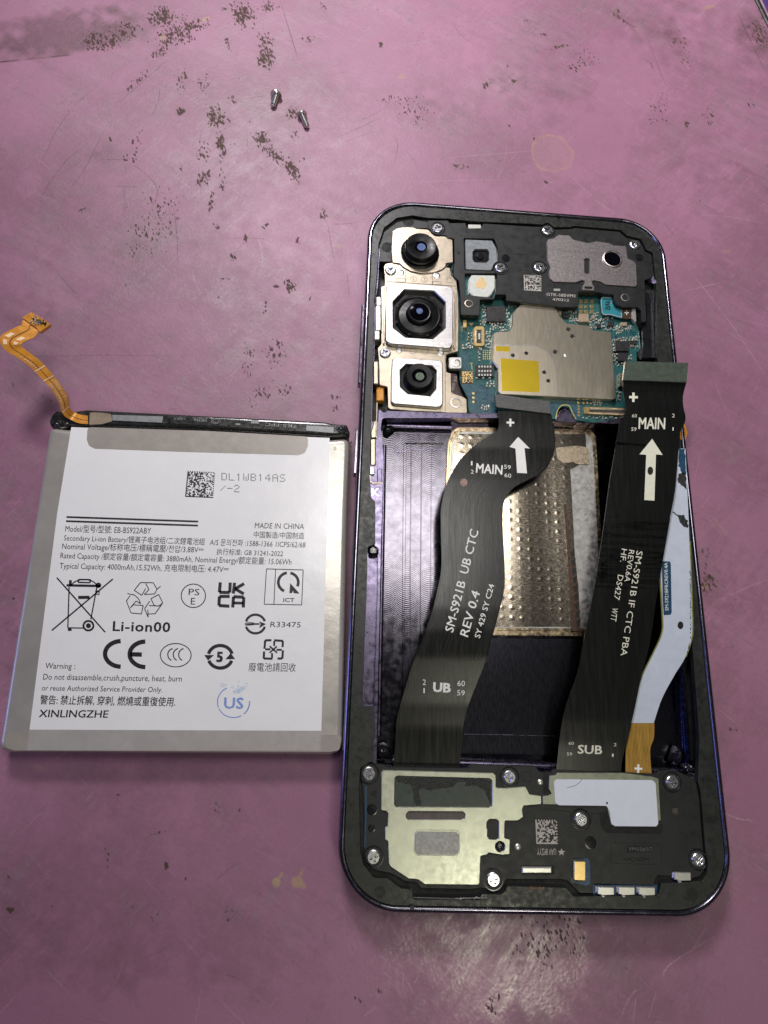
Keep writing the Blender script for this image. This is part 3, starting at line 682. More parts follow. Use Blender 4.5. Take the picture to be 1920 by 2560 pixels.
strokes('score_line', [(Q4((390, 960), (760, 968)), 1.2)], 1.96, M['mid'], phone)
# vapour plate in the middle of the bay: dimpled foil with gold rim
PL = [(1118, 1110), (1128, 1080), (1145, 1066), (1478, 1072), (1490, 1090)] + MR((748, 470), (792, 1320)) + [(1520, 1592), (1100, 1588)]
plate('gold_plate_rim', PL, 1.7, 2.15, M['foilrim'], phone, r=1.5, ch=.12)
PL2 = [(1124, 1112), (1133, 1086), (1150, 1072), (1474, 1079), (1484, 1096)] + MR((726, 470), (770, 1320)) + [(1512, 1578), (1100, 1576)]
plate('gold_plate_inner_rim', PL2, 1.7, 2.28, M['foilrim'], phone, r=1.5, ch=.08)
PL3 = [(1129, 1114), (1138, 1091), (1154, 1078), (1470, 1085), (1480, 1100)] + MR((712, 470), (756, 1320)) + [(1504, 1572), (1100, 1569)]
plate('graphite_strip', PL3, 1.7, 2.34, M['strip'], phone, r=1.2, ch=.04)
# dimpled foil as a height field
def dimples():
    L = [(1140, 1085), (1120, 1250), (1110, 1400), (1105, 1567)]
    R = MR((640, 300), (655, 560), (500, 640), (520, 1000), (540, 1400), (580, 1800), (594, 2130))
    Lc = np.array(L); Rc = np.array(R); V = []; F = []
    vs2 = np.linspace(1085, 1567, 230); m = 170
    for v in vs2:
        ul = np.interp(v, Lc[:, 1], Lc[:, 0]); ur = np.interp(v, Rc[:, 1], Rc[:, 0])
        for j in range(m+1):
            u = ul+(ur-ul)*j/m; q = P(u, v, 2.42)
            gx, gy = q[0]/2.05, q[1]/2.05
            dx, dy = gx-round(gx), gy-round(gy)
            h = 0.036*math.exp(-(dx*dx+dy*dy)/0.03)*(0.6+0.4*math.sin(gx*1.3+gy*.7))
            h += 0.05*math.sin(q[0]*.55+1.2)
            V.append((q[0], q[1], 2.42+h))
    W = m+1
    for i in range(len(vs2)-1):
        for j in range(m):
            a = i*W+j; F.append((a, a+W, a+W+1, a+1))
    return part('dimpled_foil_sheet', V, F, M['foil'], phone)
dimples()
plate('copper_strip', MR((440, 960), (462, 960), (505, 1350), (575, 1700), (594, 2130), (508, 2130), (486, 1600), (462, 1250)), 2.4, 2.62, M['copper'], phone)
V = []; F = []
for i in range(9):   # torn dark triangles along the copper strip
    t = i/9; x = 505+60*t; y = 1400+720*t
    ps = MR((x-5, y), (x+38, y-25), (x+30, y+40), (x+8, y+52))
    b = len(V); V += [tuple(P(u, v, 2.64)) for u, v in ps]; F.append((b, b+3, b+2, b+1))
part('torn_tape_flecks', V, F, M['dark'], phone, smooth=False)
plate('adhesive_patch', MR((370, 440), (560, 420), (670, 440), (680, 590), (600, 590), (540, 570), (440, 580), (380, 540)), 2.5, 2.62, mat('hazy_adhesive', (0.55, 0.46, 0.34), 1.0, .36, .06, 1.2, bump=.015, bs=2), phone, r=.5)
# right hand bay side: blue ribbed rail and milled flat
V = []; F = []
RAIL = [(395, 1560), (405, 1700), (415, 1850), (428, 2000), (440, 2190)]
ra = np.array(RW(*RAIL))
for i in range(58):
    v = np.interp(i/57, [0, 1], [ra[0][1], ra[-1][1]+18]); u = np.interp(v, ra[:, 1], ra[:, 0])
    box_geo([(u-5.5, v), (u+5.5, v), (u+5.5, v+2.7), (u-5.5, v+2.7)], 2.2, 4.4, .12, V, F)
part('ribbed_blue_rail', V, F, M['bluerib'], phone, kind='stuff')
plate('rail_bed', RW((372, 1540), (392, 1540), (440, 2215), (410, 2215)), 1.8, 3.6, M['mid'], phone, ch=.1)
plate('bay_side_wall', RW((470, 1440), (500, 1440), (560, 2215), (462, 2215), (428, 1560)), 1.8, 3.0, M['dark'], phone)
# hardened glue lumps in the bay corners
def lump(px, z0, h, parent=phone, seed=1, mt=None):
    o = fillet(w2(px, z0+h), 1.2, 5); c = o.mean(0); r = random.Random(seed)
    V = []; F = []; n = len(o); R = 6
    for k in range(R+1):
        s = 1-k/R
        for i in range(n):
            q = c+(o[i]-c)*(0.15+0.85*s if k < R else 0.02)
            V.append((q[0], q[1], z0+h*math.sqrt(max(0, 1-s*s))+r.uniform(-.12, .12)*(k > 0)))
    for k in range(R):
        for i in range(n):
            j = (i+1) % n; F.append((k*n+i, k*n+j, (k+1)*n+j, (k+1)*n+i))
    F.append(tuple(R*n+i for i in range(n)))
    return part('glue_lump', V, F, mt or M['blob'], parent)
lump(ML((432, 240), (470, 205), (540, 215), (566, 245), (530, 290), (470, 335), (435, 310)), 2.0, 1.3, seed=2)
lump(BL((365, 60), (400, 10), (440, -10), (490, 20), (520, 90), (525, 150), (450, 165), (380, 150)), 2.2, 2.4, seed=3)
lump(BR((1190, 120), (1205, 60), (1225, 15), (1255, 20), (1262, 90), (1250, 160), (1215, 150)), 2.6, 2.4, seed=4)
lump(Q4((1285, 1090), (1335, 1085), (1360, 1125), (1310, 1130)), 4.8, 1.0, seed=5)

# ------------------------------------------------------------------ circuit board and everything on it
PCBP = TL((900, 400), (1700, 500)) + TR((1120, 900), (1150, 1230), (1172, 1290), (1185, 1420), (1180, 1465), (1148, 1478), (1150, 1540)) + [(1600, 960), (1590, 1055), (1545, 1056)] + \
    TR((800, 2135), (720, 2120), (590, 2105), (560, 2060), (520, 1985), (470, 1975), (430, 2000), (400, 2095), (330, 2095)) + ML((1480, 140), (1380, 138), (1240, 115)) + TL((1080, 2040), (1070, 1980), (1068, 1900), (1010, 1790), (990, 1720), (990, 1660), (975, 1640), (960, 1300), (900, 900))
pcb = plate('circuit_board', PCBP, 3.4, 4.2, M['pcb'], phone, r=.3, ch=.05)
ZP = 4.2
plate('solder_mask_panel', TL((1000, 1470), (1060, 1462), (1085, 1490), (1085, 1640), (1030, 1640), (1035, 1560), (1000, 1520)), ZP-.1, ZP+.04, M['pcb2'], pcb, r=.4)
plate('solder_mask_panel', TL((1000, 1680), (1130, 1780), (1300, 1800), (1320, 2040), (1090, 2040), (1075, 1880), (1000, 1770)), ZP-.1, ZP+.03, M['pcb2'], pcb, r=.4)
plate('solder_mask_panel', TR((340, 1930), (610, 1930), (650, 1990), (640, 2090), (590, 2085), (545, 1965), (430, 1962), (390, 2060), (350, 2070)), ZP-.1, ZP+.03, M['pcb2'], pcb, r=.3)
def chip(cr, x0, y0, x1, y1, h=.7, mt='chip', name='chip', ch=.06, r=0.0, z=ZP, parent=None):
    return plate(name, cr.rect(x0, y0, x1, y1), z-.05, z+h, M[mt], parent or pcb, r=r, ch=ch, hr=0)
chip(TL, 1242, 1052, 1415, 1192, .8)
chip(TR, 952, 1372, 1082, 1465, .8); chip(TR, 978, 1480, 1068, 1558, .75); chip(TR, 882, 1190, 942, 1234, .6)
chip(TR, 470, 1112, 522, 1156, .5); chip(TR, 780, 1215, 822, 1252, .45); chip(TR, 1090, 1366, 1150, 1404, .5)
chip(TR, 612, 1120, 708, 1196, .7, 'beige', 'beige_module'); chip(TR, 426, 1076, 456, 1134, .6, 'beige', 'beige_module')
chip(TR, 1000, 1200, 1060, 1232, .5, 'beige', 'beige_module'); chip(TR, 738, 1132, 760, 1166, .5, 'beige', 'beige_module')
chip(TL, 1022, 1180, 1058, 1248, .7, 'gold', 'brass_post'); chip(TR, 515, 1072, 552, 1098, .5, 'capw', 'capacitor')
for (x, y) in [(x, y) for x in (635, 684, 738) for y in (1008, 1056, 1102)]:
    s = 13 if (x, y) == (684, 1056) else 17
    chip(TR, x-s, y-s, x+s, y+s, .08, 'gold', 'gold_pad', ch=.02)
chip(TR, 990, 1670, 1030, 1790, .9, 'bracket', 'steel_clip')
fillpoly('gold_marker', [TL((1075, 1208), (1122, 1208), (1098, 1238)), TR((602, 1930), (628, 1945), (602, 1962))], ZP+.05, M['gold'], pcb)
# vertical gold board connector
c1 = plate('gold_connector', TL((1140, 1236), (1205, 1236), (1222, 1250), (1222, 1410), (1205, 1420), (1130, 1420), (1124, 1405), (1124, 1250)), ZP, ZP+.55, M['gold'], pcb, r=.2, ch=.08)
plate('connector_core', TL.rect(1148, 1268, 1198, 1390), ZP+.5, ZP+.62, M['brown'], pcb, r=.2)
V = []; F = []
for i in range(7):
    for x in (1138, 1190): box_geo(TL.rect(x, 1280+i*15, x+14, 1287+i*15), ZP+.5, ZP+.68, .02, V, F)
box_geo(TL.rect(1164, 1302, 1182, 1358), ZP+.5, ZP+.8, .02, V, F)
part('connector_pins', V, F, M['capw'], pcb)
# dark horizontal connector
plate('dark_connector', TL.rect(1142, 1592, 1310, 1700), ZP, ZP+.6, M['chip'], pcb, r=.1, ch=.05, hr=0)
V = []; F = []
for i in range(5):
    for y in (1600, 1640, 1676): box_geo(TL.rect(1166+i*26, y, 1180+i*26, y+18), ZP+.5, ZP+.72, .02, V, F)
for i in range(3): box_geo(TL.rect(1140+i*60, 1700, 1160+i*60, 1716), ZP, ZP+.3, .02, V, F)
part('connector_pins', V, F, M['capw'], pcb)
# long flex connector at the lower right of the board
plate('long_connector', TR((662, 1978), (1060, 1988), (1060, 2062), (662, 2042)), ZP, ZP+.5, M['gold'], pcb, r=.15, ch=.06)
plate('connector_core', TR((712, 1994), (1060, 2003), (1060, 2046), (712, 2028)), ZP+.4, ZP+.56, M['brown'], pcb)
V = []; F = []
for i in range(30):
    x = 718+i*11.4; y = 1984+(x-662)*.026
    box_geo(TR.rect(x, y, x+6, y+20), ZP+.4, ZP+.7, .02, V, F); box_geo(TR.rect(x, y+42, x+6, y+60), ZP+.4, ZP+.7, .02, V, F)
part('connector_pins', V, F, M['cap'], pcb, kind='stuff')
# gold via dots
for cr, pts, r in ((TL, [(1118, 1858), (1118, 1897), (1118, 1936)], 12), (TR, [(658, 1948), (692, 1948), (614, 1978), (614, 2004), (614, 2032), (614, 2060)], 11)):
    for q in pts: lathe('gold_dot', cr(*q), ZP, [(mmr(cr, r, q), ZP), (mmr(cr, r, q), ZP+.07)], M['gold'], pcb, 12)
V = []; F = []
for i in range(4):
    for j in range(5): box_geo(TL.rect(1206+i*19, 1456+j*19, 1217+i*19, 1467+j*19), ZP, ZP+.06, 0.01, V, F)
part('gold_dot_grid', V, F, M['gold'], pcb)
strokes('gold_edge_trace', [(TR((405, 2075), (415, 2040), (440, 1990), (470, 1975), (510, 1975), (545, 2000), (565, 2050), (585, 2095)), 2.2)] if 0 else [(list(map(tuple, catmull(TR((402, 2090), (418, 2020), (445, 1975), (490, 1962), (532, 1975), (556, 2030), (590, 2092)), 6))), 2.4)], ZP+.06, M['goldline'], pcb)
strokes('white_trace', [(TL((1100, 1572), (1108, 1640)), 1.2), (TL((1085, 1578), (1115, 1578)), 1.4)], ZP+.06, M['goldline'], pcb)
# tiny capacitors and solder: more than one could pick apart
V = []; F = []; V2 = []; F2 = []
def tiny(cr, x0, y0, x1, y1, n, seed, w=(10, 20), h=(9, 14)):
    r = random.Random(seed); used = []; n = int(n*1.5)
    for _ in range(n*6):
        if len(used) >= n: break
        a, b = r.uniform(x0, x1), r.uniform(y0, y1); ww, hh = r.uniform(*w), r.uniform(*h)
        if r.random() < .5: ww, hh = hh, ww
        if any(abs(a-c) < (ww+e)/2+5 and abs(b-d) < (hh+f)/2+5 for c, d, e, f in used): continue
        used.append((a, b, ww, hh)); k = r.random()
        A, B = (V, F) if k < .55 else (V2, F2)
        box_geo(cr.rect(a-ww/2, b-hh/2, a+ww/2, b+hh/2), ZP-.02, ZP+r.uniform(.15, .4), .02, A, B)
        if k < .3:
            for s in (-1, 1):
                box_geo(cr.rect(a+s*ww*.38-2, b-hh/2-1, a+s*ww*.38+2, b+hh/2+1) if ww > hh else cr.rect(a-ww/2-1, b+s*hh*.38-2, a+ww/2+1, b+s*hh*.38+2), ZP, ZP+.42, .02, V2, F2)
for a in ((TL, 1205, 1040, 1232, 1230, 12, 1), (TL, 1425, 1070, 1450, 1200, 7, 2), (TL, 1265, 1200, 1440, 1280, 17, 3), (TL, 1065, 1290, 1110, 1400, 12, 4), (TL, 1235, 1280, 1275, 1440, 12, 5), (TL, 1020, 1400, 1110, 1440, 9, 6), (TL, 1170, 1180, 1205, 1225, 3, 7),
          (TL, 1225, 1740, 1310, 1790, 7, 8), (TL, 1190, 1965, 1260, 2005, 8, 9), (TL, 1160, 1440, 1190, 1560, 4, 10), (TL, 1440, 1040, 1520, 1060, 5, 11),
          (TR, 530, 1110, 605, 1190, 14, 12), (TR, 715, 1170, 850, 1250, 24, 13), (TR, 850, 1235, 990, 1270, 14, 14), (TR, 760, 1110, 790, 1180, 7, 15), (TR, 970, 1235, 1100, 1260, 10, 16), (TR, 975, 1270, 1020, 1300, 6, 17),
          (TR, 940, 1340, 1070, 1368, 12, 18), (TR, 1085, 1330, 1170, 1365, 8, 19), (TR, 1090, 1405, 1165, 1430, 8, 20), (TR, 1080, 1500, 1110, 1540, 5, 21), (TR, 935, 1480, 965, 1560, 5, 22), (TR, 965, 1560, 1030, 1600, 6, 23), (TR, 970, 1830, 1010, 1930, 10, 24),
          (TR, 720, 1935, 830, 1960, 8, 25), (TR, 640, 2066, 1020, 2085, 16, 26), (TR, 930, 1380, 950, 1460, 5, 27), (TR, 820, 1130, 940, 1180, 7, 28), (TR, 1070, 1220, 1110, 1260, 4, 29), (TR, 0, 1020, 60, 1030, 3, 30), (TR, 460, 1070, 500, 1105, 5, 31), (TR, 560, 1080, 600, 1105, 5, 32)):
    tiny(*a)
part('tiny_components', V, F, M['cap'], pcb, kind='stuff'); part('tiny_solder_ends', V2, F2, M['capw'], pcb, kind='stuff')
V = []; F = []; r = random.Random(5)
for cr, x0, y0, x1, y1, n in ((TR, 1050, 1282, 1140, 1312, 14), (TR, 935, 1325, 1010, 1345, 10), (TR, 640, 955, 750, 985, 14), (TR, 900, 1150, 935, 1175, 5), (TR, 540, 1130, 600, 1180, 6), (TL, 1185, 1775, 1225, 1810, 6), (TL, 1200, 1850, 1250, 1960, 8), (TL, 1015, 1280, 1040, 1340, 8)):
    for i in range(n):
        a, b = r.uniform(x0, x1), r.uniform(y0, y1); box_geo(cr.rect(a, b, a+9, b+8), ZP-.02, ZP+.12, .01, V, F)
part('dark_component_pads', V, F, M['navy'], pcb, kind='stuff')
matrix_code('square_code', TL.rect(1003, 1652, 1115, 1765), 14, ZP+.10, M['brown'], pcb, 3)
plate('gold_code_plate', TL.rect(1003, 1652, 1115, 1765), ZP, ZP+.08, M['gold'], pcb)
# teal sensor flex with brown end
plate('teal_flex_tab', TR((822, 975), (835, 965), (925, 968), (945, 990), (958, 1030), (1000, 1048), (1018, 1060), (1015, 1165), (960, 1150), (900, 1132), (850, 1135), (828, 1120), (815, 1010)), 5.0, 5.15, M['teal'], phone, r=.3)
strokes('tab_outline', [(TR((826, 975), (922, 972), (940, 992), (955, 1034), (1005, 1062), (1008, 1155), (905, 1126), (850, 1130), (832, 1115), (822, 1010)), 1.3, True)], 5.18, M['greyprint'], phone)
text('6N5', TR(905, 1005), TR(905, 1085), TR(858, 1005), 5.19, M['ink'], phone, bold=.02)
plate('copper_flex_end', TR((1018, 1062), (1112, 1070), (1110, 1170), (1015, 1165)), 5.1, 5.25, M['copper'], phone)
strokes('white_cross', [(TR((1057, 1092), (1057, 1132)), 2.0), (TR((1037, 1112), (1077, 1112)), 2.0)], 5.3, M['white'], phone)
plate('white_flex_fold', TR((1105, 1072), (1142, 1078), (1148, 1190), (1135, 1200), (1108, 1165)), 4.6, 5.5, M['capw'], phone, r=.2, ch=.1)

# shield can
SH = Q2((568, 1336), (590, 1315), (745, 1322), (757, 1360), (790, 1395), (880, 1405), (905, 1425), (982, 1433), (1004, 1718), (990, 1728), (505, 1705), (491, 1690), (490, 1590), (468, 1560), (471, 1440), (485, 1433), (540, 1430), (552, 1410), (556, 1350))
HL = [(797, 1422), (814, 1452), (740, 1520), (615, 1526), (557, 1535), (692, 1608), (710, 1645)]
def hole(q, r, z): c = P(*Q2(*q), z); rr = mmr(Q2, r, q, z); return circ(c, rr, 14)
sh = plate('shield_can', SH, 4.1, 5.4, M['shield'], phone, r=.35, ch=.16, holes=[hole(q, 7.5, 5.4) for q in HL])
for q in HL: lathe('shield_hole_floor', Q2(*q), 5.15, [(mmr(Q2, 8, q), 5.0), (mmr(Q2, 8, q), 5.15)], M['dark'], sh, 12)
lathe('shield_rivet', Q2(785, 1536), 5.4, [(.45, 5.38), (.42, 5.5), (.2, 5.56), (0, 5.57)], M['capw'], sh, 14)
ar = Q2(*[(480, 1489), (560, 1490), (630, 1492)]) + Q2(*catmull([(630, 1492), (690, 1510), (730, 1555), (742, 1610), (748, 1712)], 6).tolist()) + Q2((505, 1702), (495, 1690), (493, 1585), (473, 1558), (474, 1492))
plate('shield_tape_sheet', ar, 5.38, 5.46, M['shieldtape'], sh, ch=.03, holes=[hole(q, 8.5, 5.46) for q in HL[3:]])
strokes('shield_tape_edge', [(ar[:3] + ar[3:-5], 1.5)], 5.475, M['silver'], sh)
plate('yellow_label', Q2((483, 1495), (543, 1497), (543, 1519), (483, 1516)), 5.44, 5.50, M['yellow'], sh)
plate('yellow_label', Q2((503, 1548), (668, 1560), (672, 1695), (510, 1688)), 5.44, 5.50, M['yellow'], sh)
r = random.Random(9); it = []
for i in range(16):
    a, b = r.gauss(740, 22), r.gauss(1452, 16); t = r.uniform(-.6, 1.2); l = r.uniform(4, 16); it.append((Q2((a, b), (a+l*math.cos(t), b+l*math.sin(t))), .8))
it.append((Q2((702, 1420), (730, 1428), (752, 1445)), 1.2)); it.append((Q2((740, 1370), (755, 1392)), 1.0))
strokes('shield_scratches', it, 5.42, M['silver'], sh)

# black top cover around the lenses and the speaker
COVT = TL((700, 262), (880, 262), (900, 285)) + TL((1045, 285), (1060, 330), (1180, 345), (1210, 290)) + TL((1659, 318)) + TR((285, 320), (300, 295), (345, 295), (395, 345), (545, 340), (585, 330), (990, 366), (1050, 418), (1175, 450), (1225, 545), (1285, 578), (1305, 770), (1262, 800), (1222, 812), (1240, 1195), (1195, 1200), (1190, 1090), (1160, 1062), (1020, 1060), (960, 1035), (940, 990), (940, 945), (845, 935), (812, 925), (612, 918), (612, 1062), (420, 1062), (400, 1050), (0, 1008)) + \
    TL((1420, 1000), (1420, 945), (1320, 945), (1310, 990), (1180, 990), (1175, 1138), (1003, 1132), (998, 960), (985, 820), (935, 775), (935, 690), (945, 650), (940, 430), (880, 420), (865, 400), (775, 395), (705, 335))
WIN1 = TL((1030, 425), (1310, 430), (1345, 520), (1348, 640), (1290, 730), (1035, 720))
WIN2 = TL((1040, 750), (1335, 750), (1335, 890), (1310, 975), (1040, 945))
cov = plate('top_black_cover', COVT, 4.9, 6.25, M['black'], phone, r=.25, ch=.07, holes=[WIN1, WIN2], hr=.3)
strokes('moulded_outline', [(TL((890, 290), (930, 330), (950, 375), (1010, 405), (1310, 420), (1350, 450), (1360, 560)), 1.6), (TL((1385, 340), (1395, 480), (1440, 560), (1659, 590)), 1.3), (TL((1560, 720), (1440, 745), (1430, 940)), 1.2),
                            (TL((700, 262), (705, 335), (775, 395)), 1.6), (TR((0, 345), (262, 360), (265, 540), (240, 580), (0, 572)), 1.3), (TR((0, 722), (120, 720), (190, 745)), 1.2), (TR((400, 370), (900, 400), (1010, 430), (1080, 470)), 2.0),
                            (TR((1180, 540), (1240, 620), (1250, 760), (1225, 800)), 1.6)], 6.262, M['engrave'], cov)
for q, r0 in ((TR(1170, 605), .95), (TL(1415, 612), 1.0)):
    lathe('cover_plug', q, 6.2, [(r0, 6.2), (r0, 6.36), (r0*.7, 6.38), (r0*.65, 6.3), (r0*.3, 6.3), (r0*.3, 6.4)], M['black2'], cov, 20)
for q in (TR(1190, 672), TL(985, 560)): lathe('cover_pinhole', q, 6.26, [(.42, 6.2), (.42, 6.27)], M['engrave'], cov, 14)
fillpoly('cover_slot', [TR.rect(383, 880, 460, 915), TR((835, 880), (945, 880), (945, 942), (835, 935)), TR((228, 945), (283, 945), (256, 990))], 6.27, M['engrave'], cov)
plate('steel_tab', TR.rect(385, 890, 445, 912), 6.2, 6.36, M['capw'], cov, ch=.04)
plate('steel_tab', TL.rect(1070, 298, 1190, 335), 5.0, 6.0, M['capw'], cov, ch=.06)
matrix_code('square_code', TR((108, 762), (270, 768), (272, 915), (112, 905)), 18, 6.275, M['greyprint'], cov, 5)
text('GTK-S85VM1', TR(316, 955), TR(582, 972), TR(318, 928), 6.275, M['greyprint'], cov, bold=.015)
text('470212', TR(372, 1000), TR(525, 1010), TR(373, 976), 6.275, M['greyprint'], cov, bold=.015)
text('E1VM09#GZ-7', TL(1046, 372), TL(1314, 390), TL(1048, 342), 6.27, M['engrave'], cov, bold=.02)
# screw boss block left of the flash, cut away board tab
lathe('boss_post', TL(1075, 1030), 6.2, [(.95, 6.2), (.95, 6.32), (.75, 6.34), (.72, 6.0), (0, 5.9)], M['bracket'], cov, 20)
lathe('boss_post', TR(1040, 975), 6.2, [(1.0, 6.2), (1.0, 6.33), (.78, 6.35), (.72, 6.0), (0, 5.9)], M['speaker'], cov, 20)
# foam pad and flash
plate('foam_bed', WIN1, 4.5, 5.5, M['black2'], cov, zref=6.25)
plate('foam_pad', TL((1045, 437), (1290, 447), (1330, 520), (1338, 640), (1280, 722), (1050, 712)), 5.4, 6.05, M['foam'], phone, r=.3, ch=.08, holes=[TL((1135, 525), (1245, 525), (1265, 550), (1265, 625), (1240, 650), (1130, 648), (1112, 620), (1112, 550))], hr=.2)
lathe('sensor_eye', TL(1182, 588), 5.7, [(.95, 5.45), (.9, 5.75), (.35, 5.8), (.3, 5.7), (0, 5.7)], M['black2'], phone, 20)
plate('flash_bed', WIN2, 4.5, 5.2, M['pcb'], cov, zref=6.25)
plate('flash_diffuser', TL((1105, 762), (1318, 765), (1320, 880), (1285, 945), (1250, 972), (1130, 972), (1080, 925), (1078, 800)), 5.1, 6.1, M['flash'], phone, r=.3, ch=.18)
fillpoly('flash_phosphor', [[TL(1190+46*math.cos(a)*(1+.25*math.sin(3*a)), 840+52*math.sin(a)*(1+.2*math.cos(5*a))) for a in np.linspace(0, 2*math.pi, 24, endpoint=False)]], 6.12, M['flashy'], phone)
# satin speaker/receiver bracket
SPK = TR((322, 450), (345, 432), (380, 428), (430, 393), (530, 400), (560, 435), (700, 470), (780, 453), (900, 470), (930, 490), (1052, 497), (1066, 610), (1130, 640), (1146, 670), (1152, 858), (1138, 870), (860, 850), (800, 818), (760, 812), (738, 826), (745, 858), (760, 865), (758, 908), (650, 900), (652, 860), (668, 850), (672, 820), (650, 810), (590, 832), (380, 825), (350, 800), (340, 745), (352, 690), (330, 635))
spk = plate('satin_bracket', SPK, 6.2, 6.55, M['speaker'], phone, r=.22, ch=.08, holes=[TR((672, 868), (742, 872), (742, 895), (672, 890)), TR((668, 620), (690, 606), (718, 620), (718, 745), (695, 755), (668, 742))], hr=.1)
strokes('bracket_crease', [(TR((326, 522), (600, 545), (830, 570)), 2.4), (TR((912, 705), (915, 855)), 1.0)], 6.57, M['silver'], spk)
c = TR(925, 618)
lathe('lens_collar', c, 6.55, [(1.0+1.35, 6.5), (2.3, 6.8), (2.1, 6.86), (1.95, 6.7)], M['speaker'], spk, 36)
lathe('round_black_lens', c, 6.7, [(2.0, 6.5), (1.95, 6.72), (1.2, 6.86), (0, 6.9)], M['glass'], spk, 36)

# camera bracket and the three camera modules
BRK = TL((290, 690), (305, 662), (330, 652), (372, 650), (440, 660), (480, 700), (560, 738), (640, 752), (740, 740), (800, 705), (850, 690), (905, 697), (918, 778), (962, 800), (978, 950), (985, 1160), (980, 1470), (900, 1490), (872, 1500), (865, 1560), (872, 1660), (915, 1670), (918, 1850), (1010, 1880), (1058, 1910), (1062, 2040), (870, 2036), (820, 2030), (560, 2020), (350, 2002), (330, 1985), (325, 1795), (252, 1780), (246, 1560), (235, 1440), (268, 1400), (272, 1200), (265, 872), (300, 862), (300, 770))
brk = plate('camera_bracket', BRK, 4.6, 5.7, M['bracket'], phone, r=.35, ch=.12)
strokes('bracket_seam', [(TL((495, 720), (495, 825)), 1.2), (TL((740, 742), (740, 850)), 1.2), (TL((905, 640), (868, 690)), 1.4), (TL((318, 825), (960, 868)), 1.6), (TL((860, 1500), (860, 2030)), 1.2), (TL((410, 795), (490, 800), (492, 830), (412, 826)), 1.0, True), (TL((745, 822), (822, 828), (820, 856), (745, 852)), 1.0, True)], 5.715, M['seam'], brk)
for q in ((452, 742), (783, 770), (434, 1456), (817, 1482)):
    rr = mmr(TL, 29, q); lathe('bracket_rivet', TL(*q), 5.75, [(rr, 5.68), (rr, 5.8), (rr*.8, 5.84), (rr*.65, 5.74), (0, 5.74)], M['silver'], brk, 18)
text('6', TL(560, 818), TL(575, 818), TL(560, 790), 5.715, M['seam'], brk); text('7', TL(660, 820), TL(675, 820), TL(660, 792), 5.715, M['seam'], brk)
V = []; F = []
ring_items = [([TL(q[0]+29*math.cos(a), q[1]+24*math.sin(a)) for a in np.linspace(0, 2*math.pi, 20, endpoint=False)], .9, True) for q in ((568, 805), (668, 807), (900, 815), (563, 1467), (672, 1472))]
strokes('bracket_ring_mark', ring_items, 5.716, M['seam'], brk)
lathe('bracket_hole', TL(957, 1943), 5.7, [(1.25, 5.66), (1.22, 5.8), (.95, 5.82), (.9, 5.6), (.5, 5.55), (0, 5.5)], M['speaker'], brk, 22)
plate('bracket_side_clip', TL.rect(892, 1520, 1012, 1630), 4.6, 5.6, M['capw'], brk, r=.5, ch=.15)
lathe('clip_screw_hole', TL(960, 1575), 5.6, [(.95, 5.5), (.95, 5.72), (.7, 5.76), (.6, 5.5), (0, 5.45)], M['speaker'], brk, 18)
plate('dark_flex_strip', TL((905, 1670), (965, 1680), (985, 1860), (1050, 1900), (940, 1895), (905, 1850)), 3.8, 4.9, mat('maroon_flex', (.05, .02, .02), 0, .35, .2, .6), phone)
text('T-INT JLS', TL(930, 1862), TL(968, 1700), TL(905, 1860), 4.95, M['greyprint'], phone)

camA = plate('wide_camera_module', TL((372, 360), (405, 335), (470, 322), (560, 322), (590, 335), (700, 345), (765, 398), (862, 408), (885, 425), (928, 440), (932, 650), (872, 655), (862, 690), (830, 715), (760, 742), (640, 752), (540, 730), (470, 690), (440, 660), (372, 650), (362, 520)), 4.4, 6.0, M['bracket'], phone, r=.4, ch=.12)
def lens(name, cam_, base, rb, steps, glassr, z0, tz, coat, cr=TL):  # coat: material and relative size of the painted reflection disc
    b = cr(*base); k = mmr(cr, 1, base, z0)
    pr = [(rb*k*f, z0+dz) for f, dz in steps]
    o = lathe('lens_barrel', b, z0, pr, M['lens'], cam_, 48)
    zt = pr[-1][1]
    bc = P(b[0], b[1], z0)
    V, F = lathe_geo(bc, [(glassr*k, zt-.12), (glassr*k*.95, zt+.02), (glassr*k*.6, zt+.07), (0, zt+.09)], 40)
    part('lens_glass', V, F, M['glass'], cam_)
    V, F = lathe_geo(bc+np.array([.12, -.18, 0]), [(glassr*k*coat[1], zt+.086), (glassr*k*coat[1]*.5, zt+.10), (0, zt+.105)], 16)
    part('painted_lens_reflection', V, F, M[coat[0]], cam_)  # small coloured disc painted as a reflection in the glass
lens('A', camA, (625, 560), 176, ((1, -.1), (1, .25), (.93, .35), (.90, .5), (.90, 1.0), (.82, 1.15), (.80, 2.2), (.76, 2.35), (.42, 2.25), (.36, 2.1)), 62, 6.0, 8.4, ('reflexblue', .62))
plate('module_tab', TL((372, 650), (372, 700)), 5, 5.1, M['bracket'], camA) if 0 else None
sqB = TL((313, 890), (345, 850), (380, 838), (860, 862), (905, 872), (935, 900), (930, 1400), (905, 1440), (860, 1442), (360, 1400), (315, 1378), (306, 1340))
octB = TL((378, 1010), (485, 898), (755, 912), (858, 1010), (858, 1252), (745, 1352), (492, 1338), (380, 1250))
camB = plate('main_camera_module', sqB, 5.6, 6.9, M['silver'], phone, r=.35, ch=.18, holes=[octB], hr=.2)
plate('module_well', sqB, 5.6, 5.9, M['lens'], camB, zref=6.9)
V = []; F = []
bq = P(*TL(612, 1152), 6.0); kB = mmr(TL, 1, (612, 1152), 6.0)
V, F = lathe_geo(bq, [(218*kB, 5.9), (218*kB, 6.35), (205*kB, 6.5), (205*kB, 6.7), (190*kB, 6.9), (184*kB, 6.85), (180*kB, 6.6), (120*kB, 6.9), (108*kB, 7.9), (100*kB, 8.0), (88*kB, 7.95)], 56)
part('lens_barrel', V, F, M['lens'], camB)
